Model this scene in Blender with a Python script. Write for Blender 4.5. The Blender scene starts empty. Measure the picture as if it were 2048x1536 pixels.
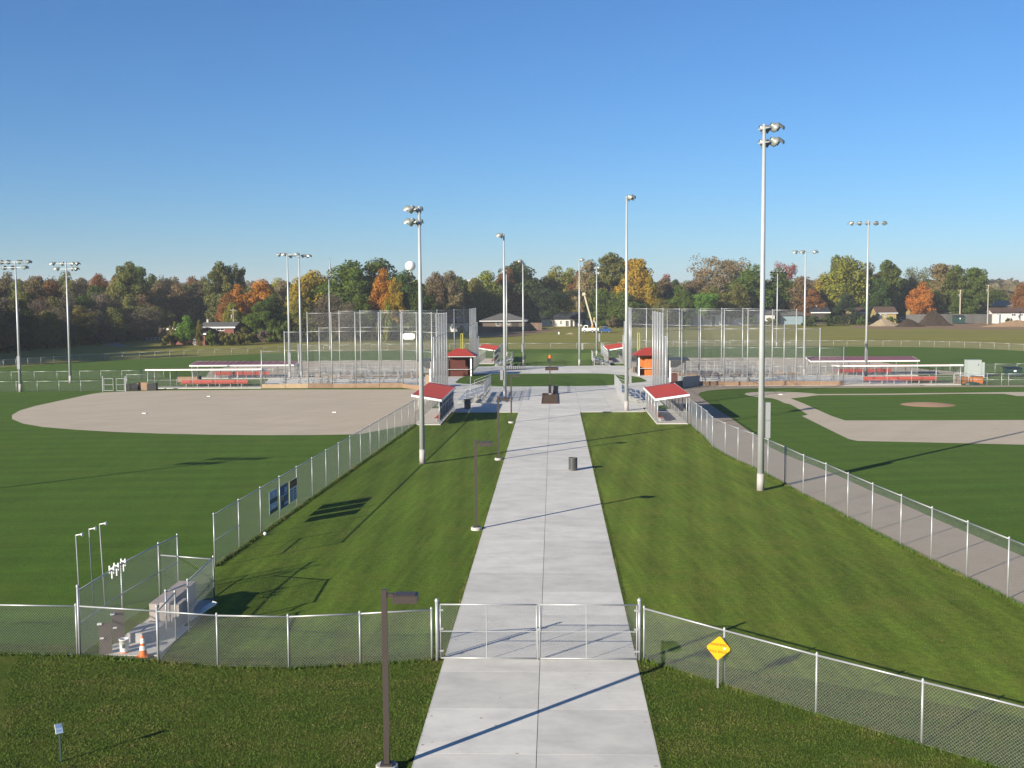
import bpy, math, random
import numpy as np
from mathutils import Vector, Matrix, Quaternion
from math import radians as R, sin, cos, pi
random.seed(7)
rng = np.random.default_rng(11)
sc = bpy.context.scene
col = sc.collection

# ------------------------------------------------------------------ camera
FPX, CAMH = 2255.0, 11.4
PITCH, YAW, ROLL = math.atan(175.4 / FPX), R(2.128), R(-0.40)
cam_d = bpy.data.cameras.new("camera"); cam = bpy.data.objects.new("camera", cam_d); col.objects.link(cam)
cam_d.sensor_width = 36.0; cam_d.lens = FPX / 2048 * 36.0
cam_d.clip_start = 0.5; cam_d.clip_end = 6000
CAMROT = Matrix.Rotation(YAW, 4, 'Z') @ Matrix.Rotation(pi / 2 - PITCH, 4, 'X') @ Matrix.Rotation(ROLL, 4, 'Z')
cam.matrix_world = Matrix.Translation((0, 0, CAMH)) @ CAMROT
sc.camera = cam

# ------------------------------------------------------------------ light
SUN_EL, SUN_AZ = R(18.8), R(43.5)            # shadows fall towards +X sin(az), +Y cos(az)
wd = bpy.data.worlds.new("World"); sc.world = wd; wd.use_nodes = True
nt = wd.node_tree; nt.nodes.clear()
sky = nt.nodes.new('ShaderNodeTexSky'); sky.sky_type = 'NISHITA'; sky.sun_disc = False
sky.sun_elevation = SUN_EL; sky.sun_rotation = R(180) + SUN_AZ
sky.altitude = 0; sky.air_density = 1.0; sky.dust_density = 0.0; sky.ozone_density = 8.6
bg = nt.nodes.new('ShaderNodeBackground'); bg.inputs['Strength'].default_value = 0.0605
ow = nt.nodes.new('ShaderNodeOutputWorld')
nt.links.new(sky.outputs[0], bg.inputs[0]); nt.links.new(bg.outputs[0], ow.inputs[0])
sd = bpy.data.lights.new("sun", 'SUN'); sun = bpy.data.objects.new("sun", sd); col.objects.link(sun)
sd.energy = 4.6; sd.angle = R(0.5); sd.color = (1.0, 0.915, 0.755)
ldir = Vector((sin(SUN_AZ) * cos(SUN_EL), cos(SUN_AZ) * cos(SUN_EL), -sin(SUN_EL)))
sun.rotation_euler = (-ldir).to_track_quat('Z', 'Y').to_euler(); sun.location = (-30, -30, 60)
sc.view_settings.view_transform = 'Standard'; sc.view_settings.look = 'None'
sc.view_settings.gamma = 1.0; sc.view_settings.use_curve_mapping = False
sc.view_settings.exposure = 1.10

# ------------------------------------------------------------------ photo pixel -> place
def ray(u, v):
    return (CAMROT.to_3x3() @ Vector(((u - 1024) / FPX, -(v - 768) / FPX, -1.0))).normalized()
def P(u, v, z=0.0):                        # point of the ground seen at a photo pixel
    d = ray(u, v); t = (z - CAMH) / d.z
    return Vector((d.x * t, d.y * t, z))
def Q(u, v, Y):                            # (x, z) at depth Y
    d = ray(u, v); t = Y / d.y
    return (d.x * t, CAMH + d.z * t)
def XY(u, Y):                              # x of pixel column u at depth Y near the ground
    return Q(u, 760, Y)[0]
def HOR(u):
    return 592.6 - (u - 1024) * 0.00698

# ------------------------------------------------------------------ materials
def mat(name, color, rough=0.8, metal=0.0, var=0.0, scale=4.0, bump=0.0, bscale=30.0, rand=0.0, spec=0.3, color2=None, objcol=False):
    m = bpy.data.materials.new(name); m.use_nodes = True; t = m.node_tree; N = t.nodes; L = t.links
    b = N['Principled BSDF']; b.inputs['Roughness'].default_value = rough; b.inputs['Metallic'].default_value = metal
    b.inputs['Specular IOR Level'].default_value = spec
    c2 = color2 or tuple(max(0, c * (1 - var)) for c in color)
    src = None
    if var or color2:
        g = N.new('ShaderNodeNewGeometry'); n = N.new('ShaderNodeTexNoise'); n.inputs['Scale'].default_value = scale
        n.inputs['Detail'].default_value = 6; n.inputs['Roughness'].default_value = 0.65
        L.new(g.outputs['Position'], n.inputs['Vector'])
        rp = N.new('ShaderNodeValToRGB'); rp.color_ramp.elements[0].position = 0.32; rp.color_ramp.elements[1].position = 0.68
        rp.color_ramp.elements[0].color = (*c2, 1); rp.color_ramp.elements[1].color = (*color, 1)
        L.new(n.outputs[0], rp.inputs[0]); src = rp.outputs[0]
    else:
        c = N.new('ShaderNodeRGB'); c.outputs[0].default_value = (*color, 1); src = c.outputs[0]
    if rand:
        oi = N.new('ShaderNodeObjectInfo'); mr = N.new('ShaderNodeMapRange')
        mr.inputs[3].default_value = 1 - rand; mr.inputs[4].default_value = 1 + rand
        L.new(oi.outputs['Random'], mr.inputs[0])
        mx = N.new('ShaderNodeVectorMath'); mx.operation = 'SCALE'
        L.new(src, mx.inputs[0]); L.new(mr.outputs[0], mx.inputs['Scale']); src = mx.outputs[0]
    L.new(src, b.inputs['Base Color'])
    if bump:
        n2 = N.new('ShaderNodeTexNoise'); n2.inputs['Scale'].default_value = bscale; n2.inputs['Detail'].default_value = 4
        g2 = N.new('ShaderNodeNewGeometry'); L.new(g2.outputs['Position'], n2.inputs['Vector'])
        bp = N.new('ShaderNodeBump'); bp.inputs['Strength'].default_value = bump; bp.inputs['Distance'].default_value = 0.03
        L.new(n2.outputs[0], bp.inputs['Height']); L.new(bp.outputs[0], b.inputs['Normal'])
    return m

def ground_mat(name, base, dark, light, patch=None, patch_amt=0.0, stripes=None, fine=9.0, bump=0.6, patch_scale=0.35, big=0.06, rough=0.95, streaks=(), mid=0.0, sheen=0.0):
    """several scales of noise over a base colour; optional mower stripes (angle, width, amount)"""
    m = bpy.data.materials.new(name); m.use_nodes = True; t = m.node_tree; N = t.nodes; L = t.links
    b = N['Principled BSDF']; b.inputs['Roughness'].default_value = rough; b.inputs['Specular IOR Level'].default_value = 0.08
    if sheen:
        b.inputs['Sheen Weight'].default_value = sheen; b.inputs['Sheen Roughness'].default_value = 0.55; b.inputs['Sheen Tint'].default_value = (.75, .85, .5, 1)
    g = N.new('ShaderNodeNewGeometry'); pos = g.outputs['Position']
    def noise(s, det=5, rgh=0.6, vec=None):
        n = N.new('ShaderNodeTexNoise'); n.inputs['Scale'].default_value = s; n.inputs['Detail'].default_value = det
        n.inputs['Roughness'].default_value = rgh; L.new(vec or pos, n.inputs['Vector']); return n.outputs[0]
    def ramp(src, p0, c0, p1, c1):
        r = N.new('ShaderNodeValToRGB'); e = r.color_ramp.elements
        e[0].position = p0; e[0].color = (*c0, 1); e[1].position = p1; e[1].color = (*c1, 1); L.new(src, r.inputs[0]); return r.outputs[0]
    def mix(fac, a, c):
        x = N.new('ShaderNodeMix'); x.data_type = 'RGBA'
        if isinstance(fac, float): x.inputs[0].default_value = fac
        else: L.new(fac, x.inputs[0])
        L.new(a, x.inputs[6]); L.new(c, x.inputs[7]); return x.outputs[2]
    def rgb(c):
        x = N.new('ShaderNodeRGB'); x.outputs[0].default_value = (*c, 1); return x.outputs[0]
    def math_(op, a, bb):
        x = N.new('ShaderNodeMath'); x.operation = op
        for i, s in enumerate((a, bb)):
            if isinstance(s, (int, float)): x.inputs[i].default_value = s
            else: L.new(s, x.inputs[i])
        return x.outputs[0]
    c = ramp(noise(big, 4, 0.55), 0.35, dark, 0.65, base)
    c2 = ramp(noise(big * 9, 5, 0.6), 0.35, base, 0.7, light)
    c = mix(0.5, c, c2)
    if mid:
        r_ = N.new('ShaderNodeMapRange'); r_.inputs[1].default_value = .36; r_.inputs[2].default_value = .64
        r_.inputs[3].default_value = 1 - mid; r_.inputs[4].default_value = 1 + mid; L.new(noise(3.4, 7, .85), r_.inputs[0])
        v = N.new('ShaderNodeVectorMath'); v.operation = 'SCALE'; L.new(c, v.inputs[0]); L.new(r_.outputs[0], v.inputs['Scale']); c = v.outputs[0]
    # fine grain (blade scale)
    fr = ramp(noise(fine, 8, 0.75), 0.3, tuple(x * 0.55 for x in dark), 0.72, tuple(min(1, x * 1.28) for x in light))
    c = mix(0.38, c, fr)
    if stripes:
        for ang, width, amt, wob in stripes:
            mp = N.new('ShaderNodeMapping'); mp.inputs['Rotation'].default_value = (0, 0, ang)
            L.new(pos, mp.inputs['Vector']); sx = N.new('ShaderNodeSeparateXYZ'); L.new(mp.outputs[0], sx.inputs[0])
            w = math_('MULTIPLY', noise(0.05, 2, 0.5), wob)
            s = math_('ADD', math_('MULTIPLY', sx.outputs[0], pi / width), w)
            s = math_('SINE', s, 0)
            brk = math_('MULTIPLY', noise(0.22, 4, 0.6), 1.5)
            s = math_('MULTIPLY', math_('MULTIPLY', s, amt), brk)
            sc_ = math_('ADD', 1.0, s)
            v = N.new('ShaderNodeVectorMath'); v.operation = 'SCALE'; L.new(c, v.inputs[0]); L.new(sc_, v.inputs['Scale']); c = v.outputs[0]
    for ang, sx_, sy_, amt in streaks:
        mp = N.new('ShaderNodeMapping'); mp.vector_type = 'TEXTURE'; mp.inputs['Rotation'].default_value = (0, 0, ang)
        mp.inputs['Scale'].default_value = (1 / sx_, 1 / sy_, 1); L.new(pos, mp.inputs['Vector'])
        r_ = N.new('ShaderNodeMapRange'); r_.inputs[1].default_value = .34; r_.inputs[2].default_value = .66
        r_.inputs[3].default_value = 1 - amt; r_.inputs[4].default_value = 1 + amt
        L.new(noise(1.0, 5, .62, mp.outputs[0]), r_.inputs[0])
        v = N.new('ShaderNodeVectorMath'); v.operation = 'SCALE'; L.new(c, v.inputs[0]); L.new(r_.outputs[0], v.inputs['Scale']); c = v.outputs[0]
    if patch:
        f = N.new('ShaderNodeMapRange'); f.inputs[1].default_value = 0.50; f.inputs[2].default_value = 0.72
        f.inputs[3].default_value = 0; f.inputs[4].default_value = patch_amt
        L.new(math_('ADD', math_('MULTIPLY', noise(patch_scale, 7, 0.7), 0.72), math_('MULTIPLY', noise(6.0, 3, 0.7), 0.30)), f.inputs[0])
        c = mix(f.outputs[0], c, rgb(patch))
    L.new(c, b.inputs['Base Color'])
    bp = N.new('ShaderNodeBump'); bp.inputs['Strength'].default_value = bump; bp.inputs['Distance'].default_value = 0.05
    L.new(noise(fine * 1.6, 5, 0.7), bp.inputs['Height']); L.new(bp.outputs[0], b.inputs['Normal'])
    return m

M = {}
M['rough'] = ground_mat('rough_grass', (0.2000, 0.1950, 0.0406), (0.1150, 0.1500, 0.0266), (0.2900, 0.2400, 0.0665), (0.2600, 0.1900, 0.0700), 0.6, fine=2.0, patch_scale=0.04, big=0.015, mid=.12, streaks=[(R(86), .35, .03, .22)])
M['turf'] = ground_mat('turf_grass', (0.0500, 0.1050, 0.0085), (0.0400, 0.0890, 0.0069), (0.0680, 0.1280, 0.0127), (0.1000, 0.1180, 0.0176), 0.35, stripes=[(R(84), 1.6, .09, 3)], streaks=[(R(-82), 1.2, .10, .10), (R(10), .9, .08, .07)], fine=7.0, patch_scale=0.2, mid=.34, sheen=.014)
M['centre_turf'] = ground_mat('centre_grass', (0.0850, 0.1500, 0.0204), (0.0680, 0.1300, 0.0156), (0.1100, 0.1650, 0.0276), (0.1500, 0.1450, 0.0360), 0.4, stripes=[(R(3), 3.2, .22, 2)], fine=5.0, mid=.1, sheen=.02)
M['lawn'] = ground_mat('lawn_grass', (0.0800, 0.1367, 0.0126), (0.0539, 0.1071, 0.0095), (0.1153, 0.1632, 0.0208), (0.1488, 0.1428, 0.0290), 0.5, stripes=[(R(-4), .95, .15, 2.5), (R(-4), .31, .05, 2.5)], streaks=[(R(-4), 3.2, .07, .15), (R(-12), .5, .06, .13)], fine=11.0, bump=1.0, patch_scale=0.45, mid=.5, sheen=.012)
M['lawn_r'] = ground_mat('lawn_grass_right', (0.0998, 0.1545, 0.0154), (0.0705, 0.1257, 0.0117), (0.1429, 0.1802, 0.0252), (0.1812, 0.1597, 0.0347), 0.65, stripes=[(R(6), .95, .15, 2.5), (R(6), .31, .05, 2.5)], streaks=[(R(6), 3.2, .07, .15), (R(14), .5, .06, .14)], fine=11.0, bump=1.0, patch_scale=0.45, mid=.5, sheen=.012)
M['bank'] = ground_mat('bank_grass', (0.0558, 0.0906, 0.0105), (0.0353, 0.0711, 0.0073), (0.0874, 0.1112, 0.0182), (0.1395, 0.1185, 0.0315), 0.8, fine=13.0, bump=1.0, patch_scale=0.8, big=0.12, mid=.5)
M['dirt'] = ground_mat('infield_dirt', (0.455, 0.39, 0.30), (0.40, 0.338, 0.262), (0.52, 0.445, 0.345), (0.33, 0.27, 0.20), 0.35, fine=14.0, bump=0.12, patch_scale=0.25, big=.11, streaks=[(R(80), 1.6, .06, .05), (R(-30), .5, .08, .04)])
M['track'] = ground_mat('track_grit', (0.33, 0.275, 0.215), (0.29, 0.24, 0.186), (0.375, 0.312, 0.248), (0.24, 0.195, 0.15), 0.45, fine=14.0, bump=0.15, patch_scale=0.6)
M['mound'] = ground_mat('mound_clay', (0.34, 0.22, 0.14), (0.30, 0.19, 0.12), (0.38, 0.25, 0.17), fine=14.0, bump=0.15)
M['bare'] = ground_mat('bare_earth', (0.24, 0.155, 0.095), (0.18, 0.13, 0.07), (0.30, 0.20, 0.13), (0.14, 0.12, 0.05), 0.5, fine=3.0, patch_scale=0.1)
M['soil'] = ground_mat('dark_soil', (0.040, 0.029, 0.022), (0.027, 0.019, 0.015), (0.060, 0.044, 0.033), fine=2.5, bump=1.0, big=.3)
M['sandpile'] = ground_mat('sand_pile', (0.25, 0.20, 0.135), (0.21, 0.165, 0.11), (0.29, 0.235, 0.16), fine=2.5, bump=.5)
M['mulch'] = ground_mat('mulch', (0.115, 0.078, 0.05), (0.07, 0.045, 0.03), (0.17, 0.12, 0.08), fine=16.0, bump=1.0, big=.5)
M['asphalt'] = ground_mat('asphalt_path', (0.20, 0.20, 0.21), (0.17, 0.17, 0.18), (0.23, 0.23, 0.24), fine=8.0, bump=.1)

def concrete_mat():
    m = bpy.data.materials.new('concrete'); m.use_nodes = True; t = m.node_tree; N = t.nodes; L = t.links
    b = N['Principled BSDF']; b.inputs['Roughness'].default_value = 0.85; b.inputs['Specular IOR Level'].default_value = 0.2
    g = N.new('ShaderNodeNewGeometry'); oi = N.new('ShaderNodeObjectInfo')
    mp = N.new('ShaderNodeMapping'); mp.inputs['Scale'].default_value = (1.0, 1.5, 1)
    L.new(g.outputs['Position'], mp.inputs['Vector'])
    def nz(s, d, r, v):
        n = N.new('ShaderNodeTexNoise'); n.inputs['Scale'].default_value = s; n.inputs['Detail'].default_value = d
        n.inputs['Roughness'].default_value = r; L.new(v, n.inputs['Vector']); return n.outputs[0]
    r1 = N.new('ShaderNodeValToRGB'); e = r1.color_ramp.elements
    e[0].position = .28; e[0].color = (.455, .44, .41, 1); e[1].position = .60; e[1].color = (.60, .577, .53, 1)
    L.new(nz(0.6, 8, .68, mp.outputs[0]), r1.inputs[0])
    # faint tan staining further along
    r2 = N.new('ShaderNodeValToRGB'); e = r2.color_ramp.elements
    e[0].position = .56; e[0].color = (0, 0, 0, 1); e[1].position = .82; e[1].color = (.55, .55, .55, 1)
    L.new(nz(0.09, 5, .6, g.outputs['Position']), r2.inputs[0])
    mx = N.new('ShaderNodeMix'); mx.data_type = 'RGBA'; L.new(r2.outputs[0], mx.inputs[0]); L.new(r1.outputs[0], mx.inputs[6])
    mx.inputs[7].default_value = (.60, .53, .43, 1)
    # fine specks
    r3 = N.new('ShaderNodeValToRGB'); e = r3.color_ramp.elements
    e[0].position = .28; e[0].color = (.80, .79, .77, 1); e[1].position = .42; e[1].color = (1, 1, 1, 1)
    L.new(nz(7.0, 6, .8, g.outputs['Position']), r3.inputs[0])
    m2 = N.new('ShaderNodeMix'); m2.data_type = 'RGBA'; m2.blend_type = 'MULTIPLY'; m2.inputs[0].default_value = 0.75
    L.new(mx.outputs[2], m2.inputs[6]); L.new(r3.outputs[0], m2.inputs[7])
    mr = N.new('ShaderNodeMapRange'); mr.inputs[3].default_value = .90; mr.inputs[4].default_value = 1.06
    L.new(oi.outputs['Random'], mr.inputs[0])
    sv = N.new('ShaderNodeVectorMath'); sv.operation = 'SCALE'; L.new(m2.outputs[2], sv.inputs[0]); L.new(mr.outputs[0], sv.inputs['Scale'])
    L.new(sv.outputs[0], b.inputs['Base Color'])
    bp = N.new('ShaderNodeBump'); bp.inputs['Strength'].default_value = .12; bp.inputs['Distance'].default_value = .01
    L.new(nz(40, 4, .6, g.outputs['Position']), bp.inputs['Height']); L.new(bp.outputs[0], b.inputs['Normal'])
    return m
M['concrete'] = concrete_mat()
M['joint'] = mat('joint_filler', (.16, .145, .125), .9)
M['galv'] = mat('galvanised_steel', (.40, .41, .42), .42, .35, var=.12, scale=3, spec=.5)
M['wire'] = mat('wire', (.27, .28, .285), .5, .2, spec=.4)
M['pole'] = mat('pole_steel', (.44, .46, .47), .5, .25, var=.12, scale=1.2, spec=.5)
M['polebase'] = mat('pole_base_concrete', (.44, .42, .40), .85, var=.1, scale=3)
M['polefoot'] = mat('pole_foot', (.37, .345, .335), .8, var=.1, scale=3)
M['boxgrey'] = mat('painted_box_grey', (.26, .265, .28), .5, var=.06)
M['lamphouse'] = mat('lamp_housing', (.30, .32, .30), .45, .4, var=.15, scale=5, spec=.5)
M['lampin'] = mat('lamp_inside', (.10, .115, .08), .3, .3, spec=.6)
M['bronze'] = mat('bronze_paint', (.052, .040, .036), .45, .1, spec=.4)
M['alu'] = mat('aluminium', (.42, .425, .43), .45, .3, var=.1, scale=2, spec=.5)
M['redroof'] = mat('red_metal_roof', (.33, .045, .033), .5, .05, var=.08, scale=1.2)
M['plumroof'] = mat('faded_plum_roof', (.20, .085, .10), .55, .05, var=.08, scale=1.2)
M['white'] = mat('white_paint', (.78, .77, .74), .55, var=.05, scale=2)
M['redbench'] = mat('red_bench_paint', (.36, .055, .04), .5, var=.15, scale=2)
M['wood'] = mat('tan_wood', (.27, .175, .115), .75, var=.25, scale=1.6, rand=.10)
M['woodlight'] = mat('light_wood', (.37, .265, .17), .75, var=.2, scale=1.6, rand=.10)
M['orangewood'] = mat('orange_wood', (.50, .155, .035), .7, var=.2, scale=1.4, rand=.12)
M['darkred'] = mat('dark_red_wall', (.085, .02, .014), .7, var=.2, scale=2)
M['fencewood'] = mat('brown_fence_wood', (.15, .10, .075), .85, var=.2, scale=1.5, rand=.14)
M['fencegrey'] = mat('grey_fence_wood', (.20, .19, .17), .85, var=.15, scale=1.5, rand=.10)
M['dark'] = mat('dark_metal', (.045, .047, .05), .5, .3)
M['black'] = mat('black_plastic', (.018, .018, .02), .5)
M['canmetal'] = mat('trash_can_steel', (.13, .13, .13), .4, .5)
M['screen'] = mat('wind_screen', (.09, .10, .125), .85, var=.3, scale=1.6, color2=(.20, .20, .21))
M['bluepaint'] = mat('blue_paint', (.02, .07, .22), .35, spec=.5)
M['glassdark'] = mat('dark_glass', (.02, .025, .03), .12, spec=.7)
M['tyre'] = mat('tyre_rubber', (.02, .02, .02), .8)
M['orange'] = mat('orange_plastic', (.75, .16, .025), .5)
M['yellow'] = mat('yellow_paint', (.50, .44, .05), .5)
M['signyellow'] = mat('sign_yellow', (.93, .37, .006), .45, spec=.4)
M['signink'] = mat('sign_ink', (.10, .035, .005), .6)
M['darkgreen'] = mat('dark_green_paint', (.025, .055, .050), .5, var=.2)
M['block'] = mat('concrete_block', (.42, .36, .33), .85, var=.18, scale=3)
M['matbrown'] = mat('brown_mat', (.13, .105, .09), .85, var=.2, scale=4)
M['greencab'] = mat('pale_green_cabinet', (.33, .365, .355), .5, var=.05)
M['blueprint'] = mat('banner_blue', (.05, .11, .24), .6, var=.4, scale=3)
M['lightblue'] = mat('banner_light_blue', (.33, .44, .58), .6, var=.2, scale=2.5)
M['markerblue'] = mat('marker_blue', (.10, .15, .24), .5)
M['bannerdark'] = mat('banner_dark', (.05, .07, .08), .6)
M['bannerred'] = mat('banner_brown_red', (.13, .05, .03), .6)
M['bannerwhite'] = mat('banner_white', (.50, .52, .53), .6)
M['bannergold'] = mat('banner_gold', (.45, .30, .08), .6)
M['cream'] = mat('cream_siding', (.48, .44, .34), .8, var=.05)
M['whitesid'] = mat('white_siding', (.54, .53, .51), .8, var=.05)
M['yellowsid'] = mat('yellow_siding', (.30, .235, .095), .8, var=.08)
M['beigesid'] = mat('beige_siding', (.34, .275, .19), .8, var=.06)
M['pinkbrick'] = mat('pink_brick', (.20, .075, .062), .85, var=.2, scale=3)
M['tanbrick'] = mat('tan_brick', (.125, .093, .07), .85, var=.15, scale=3)
M['darkwall'] = mat('dark_wall', (.055, .045, .04), .85, var=.2)
M['greyroof'] = mat('grey_shingles', (.115, .112, .105), .9, var=.2, scale=1.2)
M['darkroof'] = mat('dark_shingles', (.028, .033, .042), .9, var=.2, scale=1.2)
M['brownroof'] = mat('brown_shingles', (.095, .058, .045), .9, var=.2, scale=1.2)
M['palebluesid'] = mat('pale_blue_siding', (.20, .27, .31), .8, var=.08)
M['tanroof'] = mat('tan_metal_roof', (.23, .205, .17), .7, var=.1, scale=1.2)
M['bark'] = mat('bark', (.10, .075, .055), .9, var=.3, scale=2)
M['palebark'] = mat('pale_bark', (.36, .33, .28), .9, var=.3, scale=2)
M['utilwood'] = mat('utility_pole_wood', (.42, .36, .28), .85, var=.2, scale=2)
M['bronzetan'] = mat('tan_panel', (.40, .27, .16), .75, var=.15, scale=2)

def leaf_mat():
    m = bpy.data.materials.new('leaves'); m.use_nodes = True; t = m.node_tree; N = t.nodes; L = t.links
    b = N['Principled BSDF']; b.inputs['Roughness'].default_value = 0.75; b.inputs['Specular IOR Level'].default_value = 0.15
    oi = N.new('ShaderNodeObjectInfo'); g = N.new('ShaderNodeNewGeometry')
    hs = N.new('ShaderNodeHueSaturation')
    a = N.new('ShaderNodeMapRange'); a.inputs[3].default_value = .49; a.inputs[4].default_value = .52
    L.new(g.outputs['Random Per Island'], a.inputs[0]); L.new(a.outputs[0], hs.inputs['Hue'])
    n = N.new('ShaderNodeTexNoise'); n.inputs['Scale'].default_value = .16; n.inputs['Detail'].default_value = 4; L.new(g.outputs['Position'], n.inputs['Vector'])
    v = N.new('ShaderNodeMapRange'); v.inputs[1].default_value = .3; v.inputs[2].default_value = .7; v.inputs[3].default_value = 1.08; v.inputs[4].default_value = 1.75
    L.new(n.outputs[0], v.inputs[0]); L.new(v.outputs[0], hs.inputs['Value'])
    n2 = N.new('ShaderNodeTexNoise'); n2.inputs['Scale'].default_value = .3; n2.inputs['Detail'].default_value = 3
    ad = N.new('ShaderNodeVectorMath'); ad.operation = 'ADD'; ad.inputs[1].default_value = (37, 11, 5); L.new(g.outputs['Position'], ad.inputs[0]); L.new(ad.outputs[0], n2.inputs['Vector'])
    h2 = N.new('ShaderNodeMapRange'); h2.inputs[1].default_value = .35; h2.inputs[2].default_value = .65; h2.inputs[3].default_value = 0.; h2.inputs[4].default_value = .55
    L.new(n2.outputs[0], h2.inputs[0])
    # neighbouring tint: towards olive / towards rust
    mx = N.new('ShaderNodeMix'); mx.data_type = 'RGBA'; L.new(h2.outputs[0], mx.inputs[0])
    L.new(oi.outputs['Color'], mx.inputs[6])
    warm = N.new('ShaderNodeMix'); warm.data_type = 'RGBA'; warm.blend_type = 'MULTIPLY'; warm.inputs[0].default_value = 1
    L.new(oi.outputs['Color'], warm.inputs[6]); warm.inputs[7].default_value = (1.22, .98, .85, 1)
    L.new(warm.outputs[2], mx.inputs[7])
    L.new(mx.outputs[2], hs.inputs['Color']); L.new(hs.outputs[0], b.inputs['Base Color'])
    tr = N.new('ShaderNodeBsdfTranslucent'); L.new(hs.outputs[0], tr.inputs['Color'])
    ms = N.new('ShaderNodeMixShader'); ms.inputs[0].default_value = .42
    o = N['Material Output']; L.new(b.outputs[0], ms.inputs[1]); L.new(tr.outputs[0], ms.inputs[2]); L.new(ms.outputs[0], o.inputs['Surface'])
    return m
M['leaf'] = leaf_mat()
def blade_mat():
    m = bpy.data.materials.new('grass_blades'); m.use_nodes = True; t = m.node_tree; N = t.nodes; L = t.links
    b = N['Principled BSDF']; b.inputs['Roughness'].default_value = 0.7; b.inputs['Specular IOR Level'].default_value = 0.15
    g = N.new('ShaderNodeNewGeometry'); n = N.new('ShaderNodeTexNoise'); n.inputs['Scale'].default_value = .7; n.inputs['Detail'].default_value = 6
    L.new(g.outputs['Position'], n.inputs['Vector'])
    ad = N.new('ShaderNodeMath'); ad.operation = 'ADD'; L.new(n.outputs[0], ad.inputs[0])
    m2 = N.new('ShaderNodeMath'); m2.operation = 'MULTIPLY_ADD'; m2.inputs[1].default_value = .13; m2.inputs[2].default_value = -.065
    L.new(g.outputs['Random Per Island'], m2.inputs[0]); L.new(m2.outputs[0], ad.inputs[1])
    r = N.new('ShaderNodeValToRGB'); e = r.color_ramp.elements
    e[0].position = .3; e[0].color = (.045, .082, .011, 1); e[1].position = .70; e[1].color = (.125, .118, .036, 1)
    x = e.new(.52); x.color = (.072, .110, .017, 1)
    L.new(ad.outputs[0], r.inputs[0]); L.new(r.outputs[0], b.inputs['Base Color'])
    return m
M['blades'] = blade_mat()

# ------------------------------------------------------------------ mesh helpers
class MB:
    def __init__(s): s.v = []; s.f = []
    def add(s, vs, fs):
        o = len(s.v); s.v += [tuple(x) for x in vs]; s.f += [tuple(i + o for i in f) for f in fs]; return s
    def box(s, x0, x1, y0, y1, z0, z1, mtx=None):
        vs = [Vector(p) for p in ((x0, y0, z0), (x1, y0, z0), (x1, y1, z0), (x0, y1, z0), (x0, y0, z1), (x1, y0, z1), (x1, y1, z1), (x0, y1, z1))]
        if mtx is not None: vs = [mtx @ p for p in vs]
        return s.add(vs, [(3, 2, 1, 0), (4, 5, 6, 7), (0, 1, 5, 4), (1, 2, 6, 5), (2, 3, 7, 6), (3, 0, 4, 7)])
    def tube(s, a, b, r0, r1=None, n=8, caps=True):
        a = Vector(a); b = Vector(b); r1 = r0 if r1 is None else r1
        d = (b - a).normalized(); up = Vector((0, 0, 1)) if abs(d.z) < .95 else Vector((1, 0, 0))
        u = d.cross(up).normalized(); w = d.cross(u)
        vs = []
        for c, r in ((a, r0), (b, r1)):
            for i in range(n):
                t = 2 * pi * i / n; vs.append(c + u * (r * cos(t)) + w * (r * sin(t)))
        fs = [(i, (i + 1) % n, n + (i + 1) % n, n + i) for i in range(n)]
        if caps: fs += [tuple(range(n - 1, -1, -1)), tuple(range(n, 2 * n))]
        return s.add(vs, fs)
    def lathe(s, prof, n=16, mtx=None, half=False):
        vs = []; m = n + 1 if half else n
        for (r, z) in prof:
            for i in range(m):
                t = (pi if half else 2 * pi) * i / n
                p = Vector((r * cos(t), r * sin(t), z)); vs.append(mtx @ p if mtx is not None else p)
        fs = []
        for k in range(len(prof) - 1):
            for i in range(n):
                j = i + 1 if half else (i + 1) % n
                fs.append((k * m + i, k * m + j, (k + 1) * m + j, (k + 1) * m + i))
        return s.add(vs, fs)
    def beam(s, a, b, w, h):
        a = Vector(a); b = Vector(b); d = (b - a); L_ = d.length; d.normalize()
        up = Vector((0, 0, 1)) if abs(d.z) < .95 else Vector((0, 1, 0))
        u = d.cross(up).normalized(); t = u.cross(d)
        vs = []
        for c in (a, b):
            for (i, j) in ((-1, -1), (1, -1), (1, 1), (-1, 1)): vs.append(c + u * (i * w / 2) + t * (j * h / 2))
        return s.add(vs, [(0, 1, 2, 3), (7, 6, 5, 4), (0, 4, 5, 1), (1, 5, 6, 2), (2, 6, 7, 3), (3, 7, 4, 0)])
    def poly(s, pts, z0=None):
        return s.add([(p[0], p[1], p[2] if z0 is None else z0) for p in pts], [tuple(range(len(pts)))])
    def mesh(s, name, m, origin=(0, 0, 0), smooth=False):
        me = bpy.data.meshes.new(name); o = Vector(origin)
        me.from_pydata([(x - o.x, y - o.y, z - o.z) for x, y, z in s.v], [], s.f); me.update()
        me.materials.append(m)
        if smooth: me.shade_smooth()
        return me
def flip_fix(o):
    import bmesh
    b = bmesh.new(); b.from_mesh(o.data); bmesh.ops.recalc_face_normals(b, faces=b.faces); b.to_mesh(o.data); b.free()
def tag(o, label=None, cat=None, group=None, kind=None):
    if label: o['label'] = label
    if cat: o['category'] = cat
    if group: o['group'] = group
    if kind: o['kind'] = kind
    return o
def thing(name, label, cat, loc=(0, 0, 0), group=None, rz=0.0):
    o = bpy.data.objects.new(name, None); col.objects.link(o); o.location = loc; o.rotation_euler = (0, 0, rz)
    o.empty_display_size = .3
    return tag(o, label, cat, group)
def base_of(p):
    v = Vector((0, 0, 0))
    while p is not None: v = v + Vector(p.location); p = p.parent
    return v
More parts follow.
